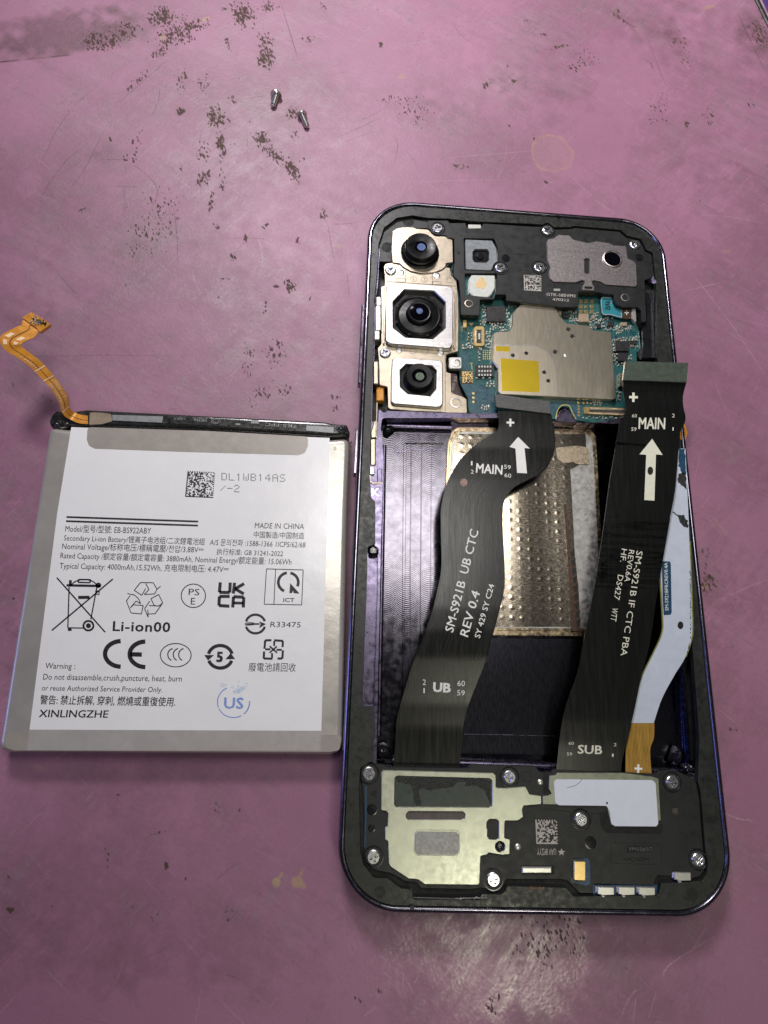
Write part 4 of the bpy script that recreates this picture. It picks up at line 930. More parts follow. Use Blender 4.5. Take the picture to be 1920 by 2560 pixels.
for i in range(8):
    a = math.radians(22.5+45*i); q = bq+np.array([math.cos(a), math.sin(a), 0])*213*kB
    o = part('barrel_notch', *plate_geo([(q[0]+.45*math.cos(a+s), q[1]+.45*math.sin(a+s)) for s in (.8, 2.3, 3.9, 5.5)], 6.3, 6.62, .05), M['black2'], camB)
V, F = lathe_geo(bq, [(92*kB, 7.85), (88*kB, 8.02), (50*kB, 8.15), (0, 8.2)], 40); part('lens_glass', V, F, M['glass'], camB)
V, F = lathe_geo(bq+np.array([0, .1, 0]), [(30*kB, 8.18), (20*kB, 8.205), (0, 8.21)], 14); part('painted_lens_reflection', V, F, M['reflexblue'], camB)  # blue disc on the glass stands in for a reflection
strokes('module_dot', [([TL(x+12*math.cos(a), y+12*math.sin(a)) for a in np.linspace(0, 2*math.pi, 12.5.__int__()+1, endpoint=False)], 1.4, True) for x, y in ((382, 862), (866, 898), (370, 1330))], 6.912, M['speaker'], camB)
plate('module_frame_edge', TL((300, 880), (318, 870), (300, 1395), (282, 1400)), 5.6, 6.2, M['bracket'], camB, ch=.1)
plate('module_frame_edge', TL((945, 930), (962, 935), (952, 1440), (936, 1440)), 5.6, 6.2, M['bracket'], camB, ch=.1)
sqC = TL((370, 1545), (395, 1522), (810, 1548), (838, 1572), (838, 1950), (820, 1978), (780, 1985), (385, 1952), (358, 1925), (360, 1700))
octC = TL((445, 1640), (500, 1588), (735, 1602), (775, 1645), (770, 1815), (720, 1878), (515, 1858), (447, 1795))
camC = plate('telephoto_camera_module', sqC, 5.6, 6.7, M['silver'], phone, r=.35, ch=.18, holes=[octC], hr=.2)
plate('module_well', sqC, 5.6, 5.9, M['lens'], camC, zref=6.7)
lens('C', camC, (612, 1726), 142, ((1, -.1), (1, .35), (.95, .5), (.93, .9), (.90, 1.0), (.88, 1.55), (.82, 1.7), (.5, 1.6)), 72, 6.0, 7.6, ('reflexgreen', .55))
strokes('module_dot', [([TL(x+14*math.cos(a), y+14*math.sin(a)) for a in np.linspace(0, 2*math.pi, 13, endpoint=False)], 1.4, True) for x, y in ((408, 1577), (405, 1888))], 6.712, M['speaker'], camC)

# spring contacts, clips and keys on the left edge
for cr, q, z, mt, nm in ((TL, (222, 962, 268, 1050), 5.5, 'capw', 'steel_clip'), (TL, (214, 1050, 266, 1276), 5.9, 'capw', 'steel_clip'), (TL, (206, 1276, 254, 1362), 5.9, 'capw', 'steel_clip'), (TL, (196, 1558, 244, 1772), 5.9, 'bracket', 'steel_clip'),
                         (TL, (224, 1795, 296, 1925), 5.0, 'orange', 'orange_flex_loop'), (ML, (316, 355, 366, 603), 5.9, 'bracket', 'steel_clip'), (ML, (308, 612, 354, 690), 6.1, 'capw', 'steel_clip'), (ML, (376, 630, 428, 765), 5.75, 'mid', 'slot_block')):
    plate(nm, cr.rect(*q), 3.5, z, M[mt], phone, r=.25, ch=.2)
plate('steel_leaf_spring', ML((355, 185), (372, 190), (372, 348), (322, 350), (322, 290)), 4, 6.2, M['bracket'], phone, r=.4, ch=.15)
plate('steel_leaf_spring', ML((372, 20), (384, 20), (378, 350), (366, 350)), 4, 6.0, M['bracket'], phone, ch=.08)
strokes('clip_hook', [(ML((312, 690), (312, 745), (335, 765), (430, 765)), 2.4)], 5.9, M['bracket'], phone)
text('K', ML(328, 886), ML(405, 886), ML(328, 812), 5.64, M['capw'], phone, bold=.01)
for v0, v1 in ((768, 965), (1078, 1190)):
    ya, yb = P(900, v0, 3.6)[1], P(900, v1, 3.6)[1]
    V, F = plate_geo([(-.55, ya), (-.55, yb), (.3, yb), (.3, ya)], 2.6, 4.9, .2); part('side_button', V, F, M['rim'], phone)
# antenna breaks across the rim
for u, v, dx, dy in ((1397, 537, .35, .7), (1030, 2284, .35, .7)):
    q = P(u, v, 7.1); yy = PH-.92 if q[1] > 70 else .92
    V, F = plate_geo([(q[0]-dx, yy-.3), (q[0]+dx, yy-.3), (q[0]+dx, yy+.3), (q[0]-dx, yy+.3)], 5.5, 7.14, .04); part('antenna_break', V, F, M['black'], phone)
# right hand recesses
plate('side_channel', TR((1222, 810), (1325, 830), (1345, 1545), (1180, 1545), (1150, 1500), (1200, 1400), (1240, 1190)), 2.5, 4.4, M['dark'], phone, zref=4.4)
plate('side_speaker_box', TR((1232, 925), (1262, 925), (1290, 1000), (1330, 1530), (1205, 1530), (1212, 1420), (1200, 1230), (1250, 1190)), 4.0, 5.3, M['black2'], phone, r=.3, ch=.12)
for q in (TL(520, 270), TL(325, 510)):
    lathe('moulded_recess', q, 5.9, [(1.35, 5.62), (1.35, 5.9), (1.25, 5.92)], M['engrave'], phone, 24)
plate('corner_floor', TL((255, 640), (255, 480), (305, 335), (420, 248), (700, 258), (700, 335), (600, 330), (400, 340), (372, 380), (365, 640)), 4.5, 5.88, M['black'], phone, r=.3)

# near-black plate added as gap shade round the lower cover, and the cover itself
i0 = len(TL((0, 0), (0, 0)))
LOW = BR((1352, 250), (1370, 330), (1385, 500), (1400, 690), (1418, 800), (1412, 860), (1385, 915), (1310, 922), (1105, 932), (1088, 1012), (520, 1020), (470, 962), (75, 950), (50, 1008)) + \
    BL((1590, 1325), (1525, 1388), (1335, 1382), (1335, 1440), (712, 1432), (700, 1342), (600, 1330), (480, 1240), (350, 1232), (255, 1110), (225, 1000), (212, 420), (222, 220), (300, 172))
TOPE = BL((400, 185), (450, 190), (475, 212), (1150, 222), (1230, 222), (1245, 190)) + BR((260, 150), (300, 190), (385, 190), (395, 172), (1080, 200), (1090, 180), (1180, 170), (1290, 215))
plate('gap_shade_plate', LOW + TOPE, 5.3, 5.72, M['engrave'], phone, zref=6.2)  # black sheet puts the shade into the gap beside the ledge
COVB = BR((1340, 262), (1362, 380), (1370, 500), (1385, 700), (1398, 800), (1392, 850), (1360, 885), (1300, 905), (1300, 890), (1190, 885), (1080, 878), (1062, 915), (1058, 945), (650, 935), (650, 1000), (560, 998), (480, 915), (440, 905), (70, 905), (50, 930)) + \
    BL((1560, 1270), (1545, 1300), (1480, 1345), (1400, 1340), (1340, 1325), (1250, 1340), (780, 1330), (740, 1275), (640, 1265), (500, 1190), (370, 1165), (280, 1090), (258, 1000), (262, 700), (245, 400), (228, 260), (250, 200), (310, 178), (380, 190))
bc = plate('lower_black_cover', COVB + TOPE, 4.8, 6.2, M['black'], phone, r=.3, ch=.07)
strokes('moulded_outline', [(BL((395, 190), (400, 270), (370, 350), (300, 380)), 1.6), (BL((1510, 200), (1480, 260), (1490, 340), (1540, 400), (1600, 410)), 1.6), (BR((172, 185), (235, 185), (232, 250), (175, 247)), 1.6, True), (BR((1270, 255), (1308, 258), (1308, 292), (1270, 290)), 1.8, True),
                            (BR((1250, 330), (1280, 335), (1320, 335)), 1.2), (BR((772, 672), (785, 660), (1095, 668), (1108, 680), (1108, 790), (1095, 805), (780, 800), (768, 788)), 1.1, True), (BR((1335, 262), (1365, 500), (1370, 700), (1310, 700)), 1.6),
                            (BR((320, 430), (500, 455), (500, 520), (540, 575), (610, 570), (640, 520), (640, 465), (690, 465)), 1.6), (BL((470, 700), (475, 640), (418, 618)), 1.2), (BR((1070, 940), (1075, 885), (1180, 880)), 1.8)], 6.212, M['engrave'], bc)
plate('sticker_recess', BR((690, 460), (755, 440), (780, 560), (1085, 560), (1112, 520), (1112, 585), (1100, 602), (740, 595), (710, 570), (700, 530)), 6.1, 6.22, M['engrave'], bc, r=.3)
fillpoly('dark_nameplate', [BR((878, 680), (1055, 680), (1052, 722), (876, 725))], 6.214, M['engrave'], bc)
text('VM65#3/2', BR(885, 716), BR(1048, 716), BR(886, 688), 6.22, M['stiff'], bc, bold=.015)
text('>PC+GF<', BR(850, 785), BR(1025, 785), BR(852, 758), 6.216, M['engrave'], bc, bold=.02)
text('YYZ98 VAU', BR(275, 700), BR(402, 700), BR(275, 744), 6.22, M['greyprint'], bc)
st = [BR(438+(26 if i % 2 == 0 else 11)*math.sin(math.pi*i/5), 724-(26 if i % 2 == 0 else 11)*math.cos(math.pi*i/5)) for i in range(10)]
fillpoly('star_mark', [st], 6.22, M['greyprint'], bc)
matrix_code('square_code', BR((263, 506), (408, 508), (414, 670), (270, 668)), 16, 6.22, M['greyprint'], bc, 7)
fillpoly('arrow_mark', [BL((300, 460), (375, 415), (375, 505))], 6.214, M['engrave'], bc)
for q, r0 in ((BR(632, 660), 1.05), (BL(333, 605), .95), (BL(328, 775), .65)):
    lathe('cover_plug', q, 6.2, [(r0, 6.18), (r0, 6.27), (r0*.82, 6.29), (r0*.78, 6.22), (r0*.25, 6.22), (r0*.25, 6.3)], M['black2'], bc, 20)
for q in (BR(1318, 600),): lathe('cover_pinhole', q, 6.2, [(.45, 6.1), (.45, 6.215)], M['engrave'], bc, 14)
for q, r0 in ((BR(145, 688), .55), (BR(295, 255), .5)): lathe('steel_pin', q, 6.2, [(r0, 6.1), (r0, 6.35), (r0*.7, 6.45), (0, 6.45)], M['capw'], bc, 16)
for q in (BR(1315, 1005), BL(405, 1365)): lathe('ledge_hole', q, 6.62, [(1.0, 6.5), (1.0, 6.635)], M['dark'], ledge, 22)
fillpoly('brown_mark', [BR((1180, 430), (1215, 428), (1222, 465), (1195, 475), (1178, 455))], 6.212, M['brown'], bc)
plate('blue_seal_strip', BL((268, 385), (285, 385), (282, 700), (272, 950), (258, 950), (268, 600)), 6.15, 6.24, M['navy'], bc)
# pressed steel plate over the loudspeaker
PLT = BL((418, 252), (440, 240), (1452, 265), (1476, 290), (1476, 402), (1560, 405)) + BR((200, 283), (226, 335), (305, 345), (305, 405), (186, 415), (176, 440), (184, 490), (146, 515), (60, 515), (58, 628), (95, 636), (93, 740), (45, 744)) + \
    BL((1405, 1005), (1398, 1020), (1335, 1035), (1325, 1290), (1308, 1302), (820, 1296), (752, 1250), (668, 1244), (500, 1132), (484, 1100), (478, 900), (450, 880), (450, 766), (474, 760), (478, 642), (460, 618), (414, 616))
W1 = BL((545, 310), (565, 297), (1415, 320), (1438, 340), (1438, 565), (1420, 582), (560, 578), (540, 560))
W2 = BL((648, 650), (668, 622), (1170, 625), (1192, 650), (1185, 685), (1160, 695), (670, 695), (650, 680))
W3 = BL((1392, 720), (1412, 695), (1480, 695), (1500, 715), (1500, 868), (1482, 880), (1410, 875), (1396, 850), (1398, 790), (1390, 770))
W4 = circ(P(*BL(1513, 947), 6.6), .85, 18)
plt_ = plate('pressed_steel_plate', PLT, 6.1, 6.6, M['plate'], phone, r=.3, ch=.12, holes=[W1, W2, W3, W4], hr=.5)
plate('window_pad', BL.rect(535, 290, 1445, 590), 6.0, 6.32, M['windowg'], plt_)
def blotch(name, px, z, mt, parent, seed, amp=.35):
    r = random.Random(seed); p = np.array(px, float); out = []
    for i in range(len(p)):
        a, b = p[i], p[(i+1) % len(p)]; n = max(2, int(np.linalg.norm(b-a)/4))
        for k in range(n): out.append(tuple(a+(b-a)*k/n+np.array([r.uniform(-1, 1), r.uniform(-1, 1)])*amp*3))
    return plate(name, out, z-.08, z, mt, parent)
blotch('glue_residue', BL((555, 310), (800, 308), (1380, 318), (1425, 345), (1428, 560), (1400, 500), (1370, 430), (1300, 385), (1180, 388), (1200, 350), (1120, 350), (1080, 395), (960, 410), (860, 430), (790, 400), (760, 430), (775, 500), (790, 560), (740, 570), (715, 500), (705, 400), (680, 370), (560, 345)), 6.36, M['residue'], plt_, 4)
plate('slot_floor', BL.rect(640, 615, 1200, 700), 6.0, 6.25, mat('slot_mauve', (.10, .085, .085), .3, .5, .1, .5), plt_)
plate('hole_floor', BL.rect(1380, 690, 1510, 885), 6.0, 6.22, M['black'], plt_)
lathe('pin_in_hole', BL(1513, 947), 6.3, [(.85, 6.2), (.6, 6.4), (.3, 6.3), (0, 6.35)], M['blob'], plt_, 16)
plate('raised_patch_frame', BL((725, 815), (755, 790), (1110, 790), (1140, 815), (1142, 1005), (1115, 1032), (745, 1030), (716, 1005)), 6.55, 6.68, M['plate'], plt_, r=1.0, ch=.1, holes=[BL((735, 830), (760, 812), (1105, 815), (1128, 835), (1128, 995), (1105, 1018), (755, 1016), (732, 995))], hr=.8)
plate('grey_patch', BL((735, 830), (760, 812), (1105, 815), (1128, 835), (1128, 995), (1105, 1018), (755, 1016), (732, 995)), 6.5, 6.63, mat('satin_patch', (.36, .36, .36), .7, .5, .06, .8, bump=.02, bs=4), plt_, r=.8, zref=6.68)
strokes('pressed_crease', [(BL((470, 430), (470, 540), (495, 585), (620, 602)), 1.8), (BL((1300, 602), (1390, 612), (1420, 585)), 1.8)], 6.615, M['capw'], plt_)
# flex clamp plate with white sticker
clamp = plate('flex_clamp_plate', BR((357, 212), (400, 207), (415, 192), (840, 192), (1043, 216), (1088, 230), (1104, 510), (1088, 518), (1080, 545), (770, 545), (745, 430), (728, 412), (312, 405), (312, 348), (355, 345), (372, 335), (352, 300)), 6.2, 6.55, M['greysteel'], phone, r=.2, ch=.08)
plate('white_sticker', BR((388, 255), (402, 236), (1045, 242), (1068, 262), (1086, 535), (1072, 552), (795, 550), (772, 532), (760, 450), (742, 414), (420, 410), (396, 392)), 6.54, 6.62, M['sticker'], clamp, r=.35, ch=.02)
strokes('stray_hair', [(list(map(tuple, catmull(BR((474, 290), (520, 282), (555, 260), (578, 232)), 6))), .9)], 6.65, M['copper'], clamp)
fillpoly('sticker_hole', [[BR(743+7*math.cos(a), 395+8*math.sin(a)) for a in np.linspace(0, 6.28, 10, endpoint=False)]], 6.64, M['ink'], clamp)
plate('dark_gap_wall', BR((315, 195), (355, 200), (360, 330), (330, 338), (315, 330)), 6.1, 6.215, M['engrave'], bc)
# gold microphone, silver bar, spring contacts
plate('microphone_recess', BR((505, 770), (615, 765), (630, 790), (630, 940), (600, 948), (505, 925)), 6.1, 6.23, M['navy'], bc, r=.3)
plate('gold_microphone', BR((522, 782), (598, 782), (602, 790), (602, 910), (598, 918), (526, 915), (520, 905)), 6.15, 7.0, M['gold'], bc, r=.15, ch=.15)
plate('bar_recess', BR.rect(165, 812, 390, 872), 6.1, 6.22, M['engrave'], bc, hr=0)
plate('steel_bar', BR.rect(174, 824, 374, 868), 6.1, 6.7, M['capw'], bc, ch=.2)
plate('copper_pad', BR((225, 955), (325, 958), (322, 972), (230, 972)), 6.0, 6.7, M['copper'], ledge)
plate('contact_recess', BR((640, 945), (1085, 945), (1085, 1012), (655, 1012)), 5.5, 5.9, M['navy'], phone, zref=6.2)
for x0, y0 in ((668, 955), (806, 955), (942, 957), (1182, 858)):
    V = []; F = []
    box_geo(BR((x0+14, y0), (x0+122, y0+4), (x0+124, y0+56), (x0+36, y0+60), (x0+36, y0+54), (x0+14, y0+50)), 5.7, 6.75, .1, V, F)
    box_geo(BR((x0, y0+4), (x0+24, y0), (x0+26, y0+46), (x0, y0+40)), 5.7, 6.5, .2, V, F)
    box_geo(BR((x0+40, y0+60), (x0+60, y0+60), (x0+60, y0+72), (x0+40, y0+72)), 5.8, 6.66, .1, V, F)
    part('spring_contact', V, F, M['capw'], phone)
tube('seal_cord', P(*BL(715, 1415), 6.3), P(*BL(1100, 1425), 6.3), .28, M['black2'])
tube('seal_cord', P(*BL(1100, 1425), 6.3), P(*BL(1385, 1415), 6.4), .3, M['blob'])

# cross head screws: one mesh, many objects
def screw_mesh(R=1.25):
    c = .17*R/1.25; L = .72*R/1.25
    cross = [(c, c), (c, L), (-c, L), (-c, c), (-L, c), (-L, -c), (-c, -c), (-c, -L), (c, -L), (c, -c), (L, -c), (L, c)]
    V, F = plate_geo(circ((0, 0), R*.82, 28), .30, .42, .05, [cross], False)
    v, f = lathe_geo((0, 0), [(R, 0), (R, .16), (R*.93, .28), (R*.82, .34)], 28); f = f[:-1]
    b = len(V); V += v; F += [tuple(b+i for i in t) for t in f]
    v, f = lathe_geo((0, 0), [(R*.8, .02), (R*.8, .05)], 12); b = len(V); V += v; F += [tuple(b+i for i in t) for t in f]
    me = bpy.data.meshes.new('screw'); me.from_pydata((np.array(V)*MM).tolist(), [], F); me.update()
    me.polygons.foreach_set('use_smooth', [True]*len(me.polygons)); me.set_sharp_from_angle(angle=math.radians(30)); me.materials.append(M['chrome'])
    return me
def ringwell_mesh():
    V, F = lathe_geo((0, 0), [(1.85, -.02), (1.8, .06), (1.62, .07), (1.55, .0)], 32); F = F[:-1]
    me = bpy.data.meshes.new('screw_well'); me.from_pydata((np.array(V)*MM).tolist(), [], F); me.update(); me.materials.append(M['black2']); return me
sm, sw = screw_mesh(), ringwell_mesh()
r = random.Random(3)
for q, z, well in ((TL(790, 330), 6.25, 1), (TL(355, 718), 5.7, 0), (TL(305, 1480), 5.7, 0), (TL(1370, 695), 6.25, 1), (TR(330, 350), 6.25, 1), (TR(255, 690), 6.25, 1), (TR(1135, 482), 6.25, 0),
                   (BL(305, 275), 6.2, 1), (BL(345, 1045), 6.2, 1), (BL(1452, 1252), 6.2, 1), (BR(92, 222), 6.2, 1), (BR(570, 506), 6.2, 1), (BR(1182, 256), 6.2, 1), (BR(1356, 776), 6.2, 1)):
    p = P(q[0], q[1], z+.25); put('screw', sm, (p[0], p[1], z-.02), phone, r.uniform(0, 1.5))
    if well: put('screw_well', sw, (p[0], p[1], z), phone)
# midframe screw post at the foot of the board
plate('screw_post_tab', TR((395, 2120), (430, 2080), (445, 2010), (490, 1995), (530, 2015), (545, 2060), (560, 2100), (600, 2125)), 3.5, 5.2, M['mid'], phone, r=.4, ch=.12)
lathe('screw_post_hole', TR(492, 2052), 5.2, [(.9, 5.15), (.9, 5.3), (.68, 5.32), (.6, 5.1), (0, 5.0)], M['speaker'], phone, 18)

# ------------------------------------------------------------------ flex cables
def zint(vs_, zs_): return lambda u, v: float(np.interp(v, vs_, zs_))
LZ = zint([1020, 1060, 1120, 1200, 1400, 1520, 1580, 1640, 1700, 1760, 1820, 1905, 1930], [6.5, 6.5, 6.35, 6.6, 7.0, 7.2, 7.15, 6.75, 6.0, 5.3, 4.85, 4.65, 4.6])
Lq = Q2((492, 1775), (494, 1850), (455, 1880), (385, 1930), (320, 1998), (280, 2070), (257, 2140)) + ML((967, 1010), (966, 1130), (967, 1260), (972, 1410), (968, 1580)) + BM((930, 520), (880, 720), (790, 970), (700, 1200), (600, 1535), (562, 1680), (545, 1900), (528, 2140))
Rq = Q2((722, 1785), (736, 1850), (740, 1920), (728, 1975), (690, 2035), (625, 2072), (560, 2108), (520, 2165)) + ML((1535, 1080), (1540, 1260), (1549, 1430), (1557, 1650)) + BM((1545, 520), (1500, 715), (1440, 930), (1380, 1150), (1235, 1520), (1182, 1700), (1155, 1950), (1140, 2150))
fa = ribbon('left_flex_cable', Lq, Rq, LZ, .15, M['flex'], phone, k=6, m=10)
LL, RR = catmull(Lq, 6), catmull(Rq, 6)
it = []
r = random.Random(8)
for f in (.045, .07, .10, .30, .37, .42, .52, .60, .86, .90, .94, .965):
    i0_, i1_ = (20, 96) if f > .2 else (30, 96)
    it.append(([tuple(LL[i]*(1-f)+RR[i]*f) for i in range(i0_, min(i1_, len(LL)))], .8))
strokes('trace_lines', it, lambda u, v: LZ(u, v)+.03, M['flexline'], fa)
plate('grey_stiffener', Q2((478, 1704), (495, 1703), (718, 1735), (722, 1788), (490, 1760), (483, 1755)), 6.3, 6.9, M['stiff'], fa, r=.2, ch=.08)
tz = lambda u, v: LZ(u, v)+.07
def T(body, bl, br, tl, **k): return text(body, bl, br, tl, tz, M['white'], fa, **k)
T('MAIN', ML(1288, 668), ML(1532, 688), ML(1294, 582), bold=.02)
T('1', ML(1244, 602), ML(1258, 602), ML(1244, 562)); T('2', ML(1242, 678), ML(1268, 680), ML(1244, 642))
T('59', ML(1548, 632), ML(1610, 640), ML(1550, 594)); T('60', ML(1552, 710), ML(1614, 718), ML(1554, 672))
T('SM-S921B  UB CTC', BM(1078, 893), ML(1315, 1208), BM(1002, 868), bold=.01)
T('REV 0.4', BM(1215, 935), BM(1328, 522), BM(1140, 905), bold=.01)
T('SY 429 SY C24', BM(1325, 945), BM(1460, 452), BM(1275, 930), bold=.01)
T('UB', BM(892, 1432), BM(1056, 1442), BM(897, 1348), bold=.04)
T('2', BM(798, 1372), BM(828, 1374), BM(800, 1320)); T('1', BM(806, 1448), BM(818, 1448), BM(806, 1400))
T('60', BM(1118, 1382), BM(1188, 1386), BM(1120, 1330)); T('59', BM(1115, 1468), BM(1186, 1472), BM(1117, 1418))
aw = MR((20, 340), (128, 448), (78, 442), (102, 676), (10, 672), (-5, 448), (-60, 432))
fillpoly('white_arrow', [aw], lambda u, v: LZ(u, v)+.09, M['white'], fa)
strokes('white_cross', [(TL((1460, 2050), (1458, 2140)) if 0 else ML((1607, 172), (1607, 244)), 5.2), (ML((1572, 207), (1643, 209)), 5.2)], lambda u, v: LZ(u, v)+.09, M['white'], fa)
fillpoly('round_copper_spot', [[ML(1178+34*math.cos(a), 760+36*math.sin(a)) for a in np.linspace(0, 6.28, 22, endpoint=False)]], lambda u, v: LZ(u, v)+.08, mat('spot_pink', (.30, .20, .17), 0, .6, .3, 3), fa)

RZ = zint([895, 945, 962, 985, 1008, 1030, 1060, 1100, 1300, 1500, 1700, 1800, 1860, 1900, 1932], [10.6, 10.6, 10.2, 9.5, 9.9, 9.6, 9.2, 9.2, 8.7, 8.1, 7.4, 7.1, 6.7, 6.3, 6.0])
Lr = Q2((1034, 1640), (1033, 1690), (1046, 1745), (1046, 1775), (1025, 1815), (1010, 1860), (1002, 1920)) + MR((925, 400), (868, 720), (812, 1130), (768, 1450), (730, 1720)) + Q4((958, 20), (935, 160), (905, 350), (868, 530), (835, 700), (792, 820), (765, 930), (748, 1080), (742, 1140))
Rr = Q2((1308, 1648), (1292, 1710), (1294, 1760), (1303, 1800), (1298, 1830), (1280, 1870), (1276, 1930)) + MR((1496, 480), (1468, 820), (1415, 1110), (1362, 1420), (1300, 1740)) + Q4((1236, 30), (1210, 180), (1178, 370), (1150, 560), (1112, 710), (1085, 840), (1060, 950), (1030, 1070), (1022, 1140))
fb = ribbon('right_flex_cable', Lr, Rr, RZ, .15, M['flex'], phone, k=6, m=10)
plate('green_grey_stiffener', Q2((1043, 1560), (1315, 1567), (1308, 1652), (1032, 1642)), 10.3, 10.9, M['stiffg'], fb, r=.15, ch=.05)
tz2 = lambda u, v: RZ(u, v)+.09
def T2(body, bl, br, tl, **k): return text(body, bl, br, tl, tz2, M['cream'], fb, **k)
T2('MAIN', MR(1128, 264), MR(1374, 268), MR(1132, 160), bold=.022)
T2('60', MR(1068, 160), MR(1114, 162), MR(1070, 128)); T2('59', MR(1062, 284), MR(1110, 286), MR(1064, 250)); T2('2', MR(1438, 160), MR(1464, 160), MR(1439, 126)); T2('1', MR(1442, 282), MR(1452, 282), MR(1443, 250))
fillpoly('white_arrow', [MR((1255, 358), (1352, 506), (1290, 502), (1276, 928), (1182, 922), (1200, 505), (1138, 500))], lambda u, v: RZ(u, v)+.10, M['cream'], fb)
fillpoly('arrow_hole', [[MR(1238+26*math.cos(a), 652+38*math.sin(a)) for a in np.linspace(0, 6.28, 22, endpoint=False)]], lambda u, v: RZ(u, v)+.13, M['engrave'], fb)
strokes('white_cross', [(TR((1120, 1848), (1118, 1935)), 6), (TR((1080, 1890), (1160, 1892)), 6)], lambda u, v: RZ(u, v)+.12, M['cream'], fb)
T2('SM-S921B IF CTC PBA', MR(1112, 1388), Q4(1022, 620), MR(1170, 1396))
T2('REV0.6A', MR(1042, 1378), MR(1000, 1672), MR(1092, 1388)); T2('HF.', MR(975, 1368), MR(960, 1490), MR(1025, 1378)); T2('DS427', MR(940, 1608), MR(902, 1835), MR(992, 1620)); T2('WTT', MR(888, 1910), MR(872, 2030), MR(940, 1925))
T2('SUB', Q4(836, 1043), Q4(942, 1046), Q4(838, 1006), bold=.02)
T2('60', Q4(797, 1005), Q4(820, 1006), Q4(798, 992)); T2('59', Q4(789, 1052), Q4(812, 1053), Q4(790, 1038)); T2('2', Q4(992, 1012), Q4(1004, 1012), Q4(993, 998)); T2('1', Q4(985, 1058), Q4(992, 1058), Q4(985, 1044))

WZ = zint([1100, 1250, 1500, 1640, 1760, 1830, 1900, 1940], [7.5, 7.5, 7.3, 6.9, 6.4, 6.1, 5.9, 5.7])
WB = RW((300, 120), (425, 100), (436, 300), (443, 420), (446, 600), (455, 760), (461, 900), (468, 1100), (470, 1350), (450, 1440), (392, 1560), (302, 1700), (252, 1800), (218, 1880), (206, 1958), (120, 1962), (50, 1960), (20, 1940), (60, 1780), (130, 1620), (190, 1500), (262, 1370), (268, 1330), (270, 1200), (262, 1000), (255, 880), (230, 850), (270, 500))
def sheet(name, px, zf, th, mt, parent):
    px = [tuple(q) for q in px]
    V = [tuple(P(u, v, zf(u, v))) for u, v in px]
    n = len(V); o = [Vector((a[0], a[1], 0)) for a in V]
    Vb = [(x, y, z-th) for x, y, z in V]; F = []
    for t in tessellate_polygon([o]):
        a, b, c = t; ar = (o[b]-o[a]).cross(o[c]-o[a]).z
        if ar < 0: a, c = c, a
        F.append((a, b, c)); F.append((n+c, n+b, n+a))
    ccw = sarea(np.array([[p.x, p.y] for p in o])) > 0
    for i in range(n):
        j = (i+1) % n; F.append((n+i, n+j, j, i) if ccw else (i, j, n+j, n+i))
    return part(name, V+Vb, F, mt, parent)
def densify(px, s=25):
    p = np.array(px, float); out = []
    for i in range(len(p)):
        a, b = p[i], p[(i+1) % len(p)]; n = max(1, int(np.linalg.norm(b-a)/s))
        out += [tuple(a+(b-a)*k/n) for k in range(n)]
    return out
# the antenna board is laid as a strip so that it follows its own bend
aL = RW((330, 60), (325, 300), (300, 500), (270, 700), (250, 860), (258, 1000), (270, 1200), (268, 1335), (200, 1490), (130, 1630), (85, 1780), (50, 1958))
aR = RW((425, 60), (436, 300), (446, 520), (452, 700), (459, 860), (464, 1000), (468, 1150), (470, 1350), (425, 1500), (350, 1625), (262, 1790), (206, 1958))
wb = ribbon('white_antenna_board', aL, aR, WZ, .35, M['boardw'], phone, k=6, m=6)
eL = [(u-3.5, v) for u, v in aL[4:11]]; eR = [(u+1, v) for u, v in aL[4:11]]
ribbon('board_edge', eL, eR, lambda u, v: WZ(u, v)-.1, .2, M['edgey'], wb, k=5, m=1)
ribbon('board_edge', [(u-1, v) for u, v in aR[3:9]], [(u+3, v) for u, v in aR[3:9]], lambda u, v: WZ(u, v)-.15, .2, M['edgey'], wb, k=5, m=1)
wz = lambda u, v: WZ(u, v)+.06
fillpoly('navy_label', [RW((262, 838), (318, 840), (324, 860), (330, 1190), (322, 1208), (275, 1210), (268, 1100))], wz, M['navy'], wb)
text('SM-S921BFRCREV0.4A', RW(308, 1180), RW(302, 848), RW(284, 1180), lambda u, v: WZ(u, v)+.1, M['white'], wb)
fillpoly('board_hole', [[RW(391+20*math.cos(a), 1281+26*math.sin(a)) for a in np.linspace(0, 6.28, 22, endpoint=False)]], wz, M['engrave'], wb)
def jag(px, seed, amp=1.6, s=5):
    r = random.Random(seed); return [(u+r.uniform(-amp, amp), v+r.uniform(-amp, amp)) for u, v in densify(px, s)]
fillpoly('torn_dark_patch', [jag(RW((332, 492), (380, 522), (412, 520), (440, 560), (445, 608), (415, 600), (390, 570), (372, 530)), 1)], wz, M['residue'], wb)
fillpoly('torn_dark_patch', [jag(RW((372, 290), (375, 235), (410, 225), (428, 250), (434, 345), (410, 320)), 2)], wz, M['residue'], wb)
fillpoly('torn_blue_patch', [jag(RW((380, 60), (420, 65), (428, 240), (405, 230), (378, 180)), 3)], wz, M['navy'], wb)
it = []; r = random.Random(12)
for i in range(60):
    t = r.random(); y = 900+t*580; x = np.interp(y, [900, 1350, 1440, 1480], [459, 464, 448, 432])+r.uniform(-4, 2); it.append((RW((x, y), (x+r.uniform(-2, 2), y+r.uniform(4, 12))), r.uniform(.8, 1.8)))
strokes('ragged_edge_flecks', it, lambda u, v: WZ(u, v)+.07, M['residue'], wb, kind='stuff')
amb = ribbon('amber_flex_tail', Q4((1070, 912), (1055, 980), (1045, 1030), (1044, 1136)), Q4((1168, 912), (1166, 975), (1150, 1030), (1158, 1142)), lambda u, v: WZ(u, v)-.05, .12, M['amber'], phone, k=6, m=5)
